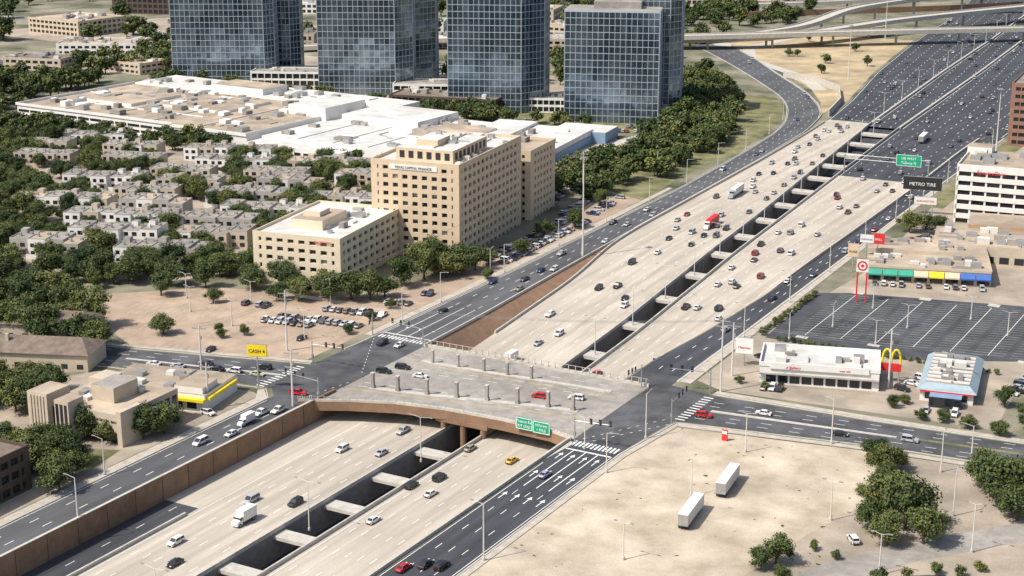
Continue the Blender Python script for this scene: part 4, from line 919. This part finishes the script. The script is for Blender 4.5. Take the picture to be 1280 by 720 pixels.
for c_ in(-1.35,1.35):
    P=[(c_+1.35*math.cos(math.pi*i/12),0,6+4.4*math.sin(math.pi*i/12)**.8) for i in range(13)]
    for a,b_ in zip(P,P[1:]): o.tube(a,b_,.33,.33,YELS,6)
o.obj('restaurant_arch_sign')
o=MB(78,-4); o.box(-.8,-.2,0,.8,.2,3.2,REDS); o.box(-.7,-.25,2,.7,-.2,2.9,WHITE); o.obj('small_sign')
# ------------------------------------------------------------------ flyovers
def flyover(P,w_,name='flyover_ramp'):
    o=MB(); pts=[]
    for i in range(len(P)-1):
        for k_ in range(8):
            t=k_/8; p0=P[max(0,i-1)];p1=P[i];p2=P[i+1];p3=P[min(len(P)-1,i+2)]
            pts.append(tuple(.5*((2*p1[j])+(-p0[j]+p2[j])*t+(2*p0[j]-5*p1[j]+4*p2[j]-p3[j])*t*t+(-p0[j]+3*p1[j]-3*p2[j]+p3[j])*t**3) for j in range(3)))
    pts.append(P[-1])
    o.wall(pts,w_,0,CONC2,-1.6)
    n=len(pts)
    for s_ in(-1,1):
        E=[]
        for i,p in enumerate(pts):
            a=pts[max(0,i-1)];c=pts[min(n-1,i+1)];dx,dy=c[0]-a[0],c[1]-a[1];l=math.hypot(dx,dy); E.append((p[0]-dy/l*s_*w_/2,p[1]+dx/l*s_*w_/2,p[2]))
        o.wall(E,.5,1.1,CONC2,-2)
    for i in range(2,n,3):
        p=pts[i]
        if p[2]>4: o.cyl(p[0],p[1],0,p[2]-2.4,1,1,CONC2,8); o.box(p[0]-4,p[1]-1,p[2]-3,p[0]+4,p[1]+1,p[2]-1.5,CONC2)
    o.obj(name)
flyover([(-520,560,2),(-400,650,8),(-254,727,10),(-150,812,10.5),(-43,904,10),(80,1010,9),(250,1150,5)],14)
flyover([(-330,700,5),(-205,770,8),(-140,900,12),(-73,1038,13),(-10,1200,11),(60,1400,6)],14)
flyover([(-420,900,4),(-280,1000,8),(-150,1120,10),(0,1230,9),(200,1330,6)],14)
flyover([(-700,950,1),(-500,990,4),(-300,1100,7),(-100,1300,7)],14)
flyover([(-260,760,3),(-210,850,7),(-190,960,14),(-120,1080,17),(40,1160,14)],11)
w=MB(); w.wall([(-64,500,0),(-72,545,0),(-88,590,0),(-112,618,0),(-140,632,0)],.8,4,CONC2); w.wall([(-300,940,0),(-230,1010,0),(-150,1090,0),(-90,1170,0)],.8,5,BROWN); w.obj('retaining_wall')
# ------------------------------------------------------------------ light, sky, camera
el=math.radians(52); az=math.atan2(-.55,-.83)
W=bpy.data.worlds.new('World'); scene.world=W; W.use_nodes=True; nt=W.node_tree
sk=nt.nodes.new('ShaderNodeTexSky'); sk.sky_type='NISHITA'; sk.sun_disc=False; sk.sun_elevation=el; sk.sun_rotation=az; sk.dust_density=3
nt.links.new(sk.outputs[0],nt.nodes['Background'].inputs[0]); nt.nodes['Background'].inputs[1].default_value=.145
sl=bpy.data.lights.new('sun','SUN'); sl.energy=4.9; sl.angle=math.radians(.5); sl.color=(1,.945,.86)
so=bpy.data.objects.new('sun',sl); dv=Vector((math.sin(az)*math.cos(el),math.cos(az)*math.cos(el),math.sin(el))); so.rotation_euler=dv.to_track_quat('Z','Y').to_euler(); so.location=(0,0,300); COL.objects.link(so)
cam=bpy.data.cameras.new('camera'); cam.lens=56.25; cam.sensor_width=36; cam.clip_end=20000; cam.clip_start=1
co=bpy.data.objects.new('camera',cam); co.location=(228,-386,160); co.rotation_euler=(math.radians(90-16.04),0,math.radians(29.53)); COL.objects.link(co); scene.camera=co
scene.view_settings.view_transform='Standard'; scene.view_settings.look='None'; scene.view_settings.exposure=0
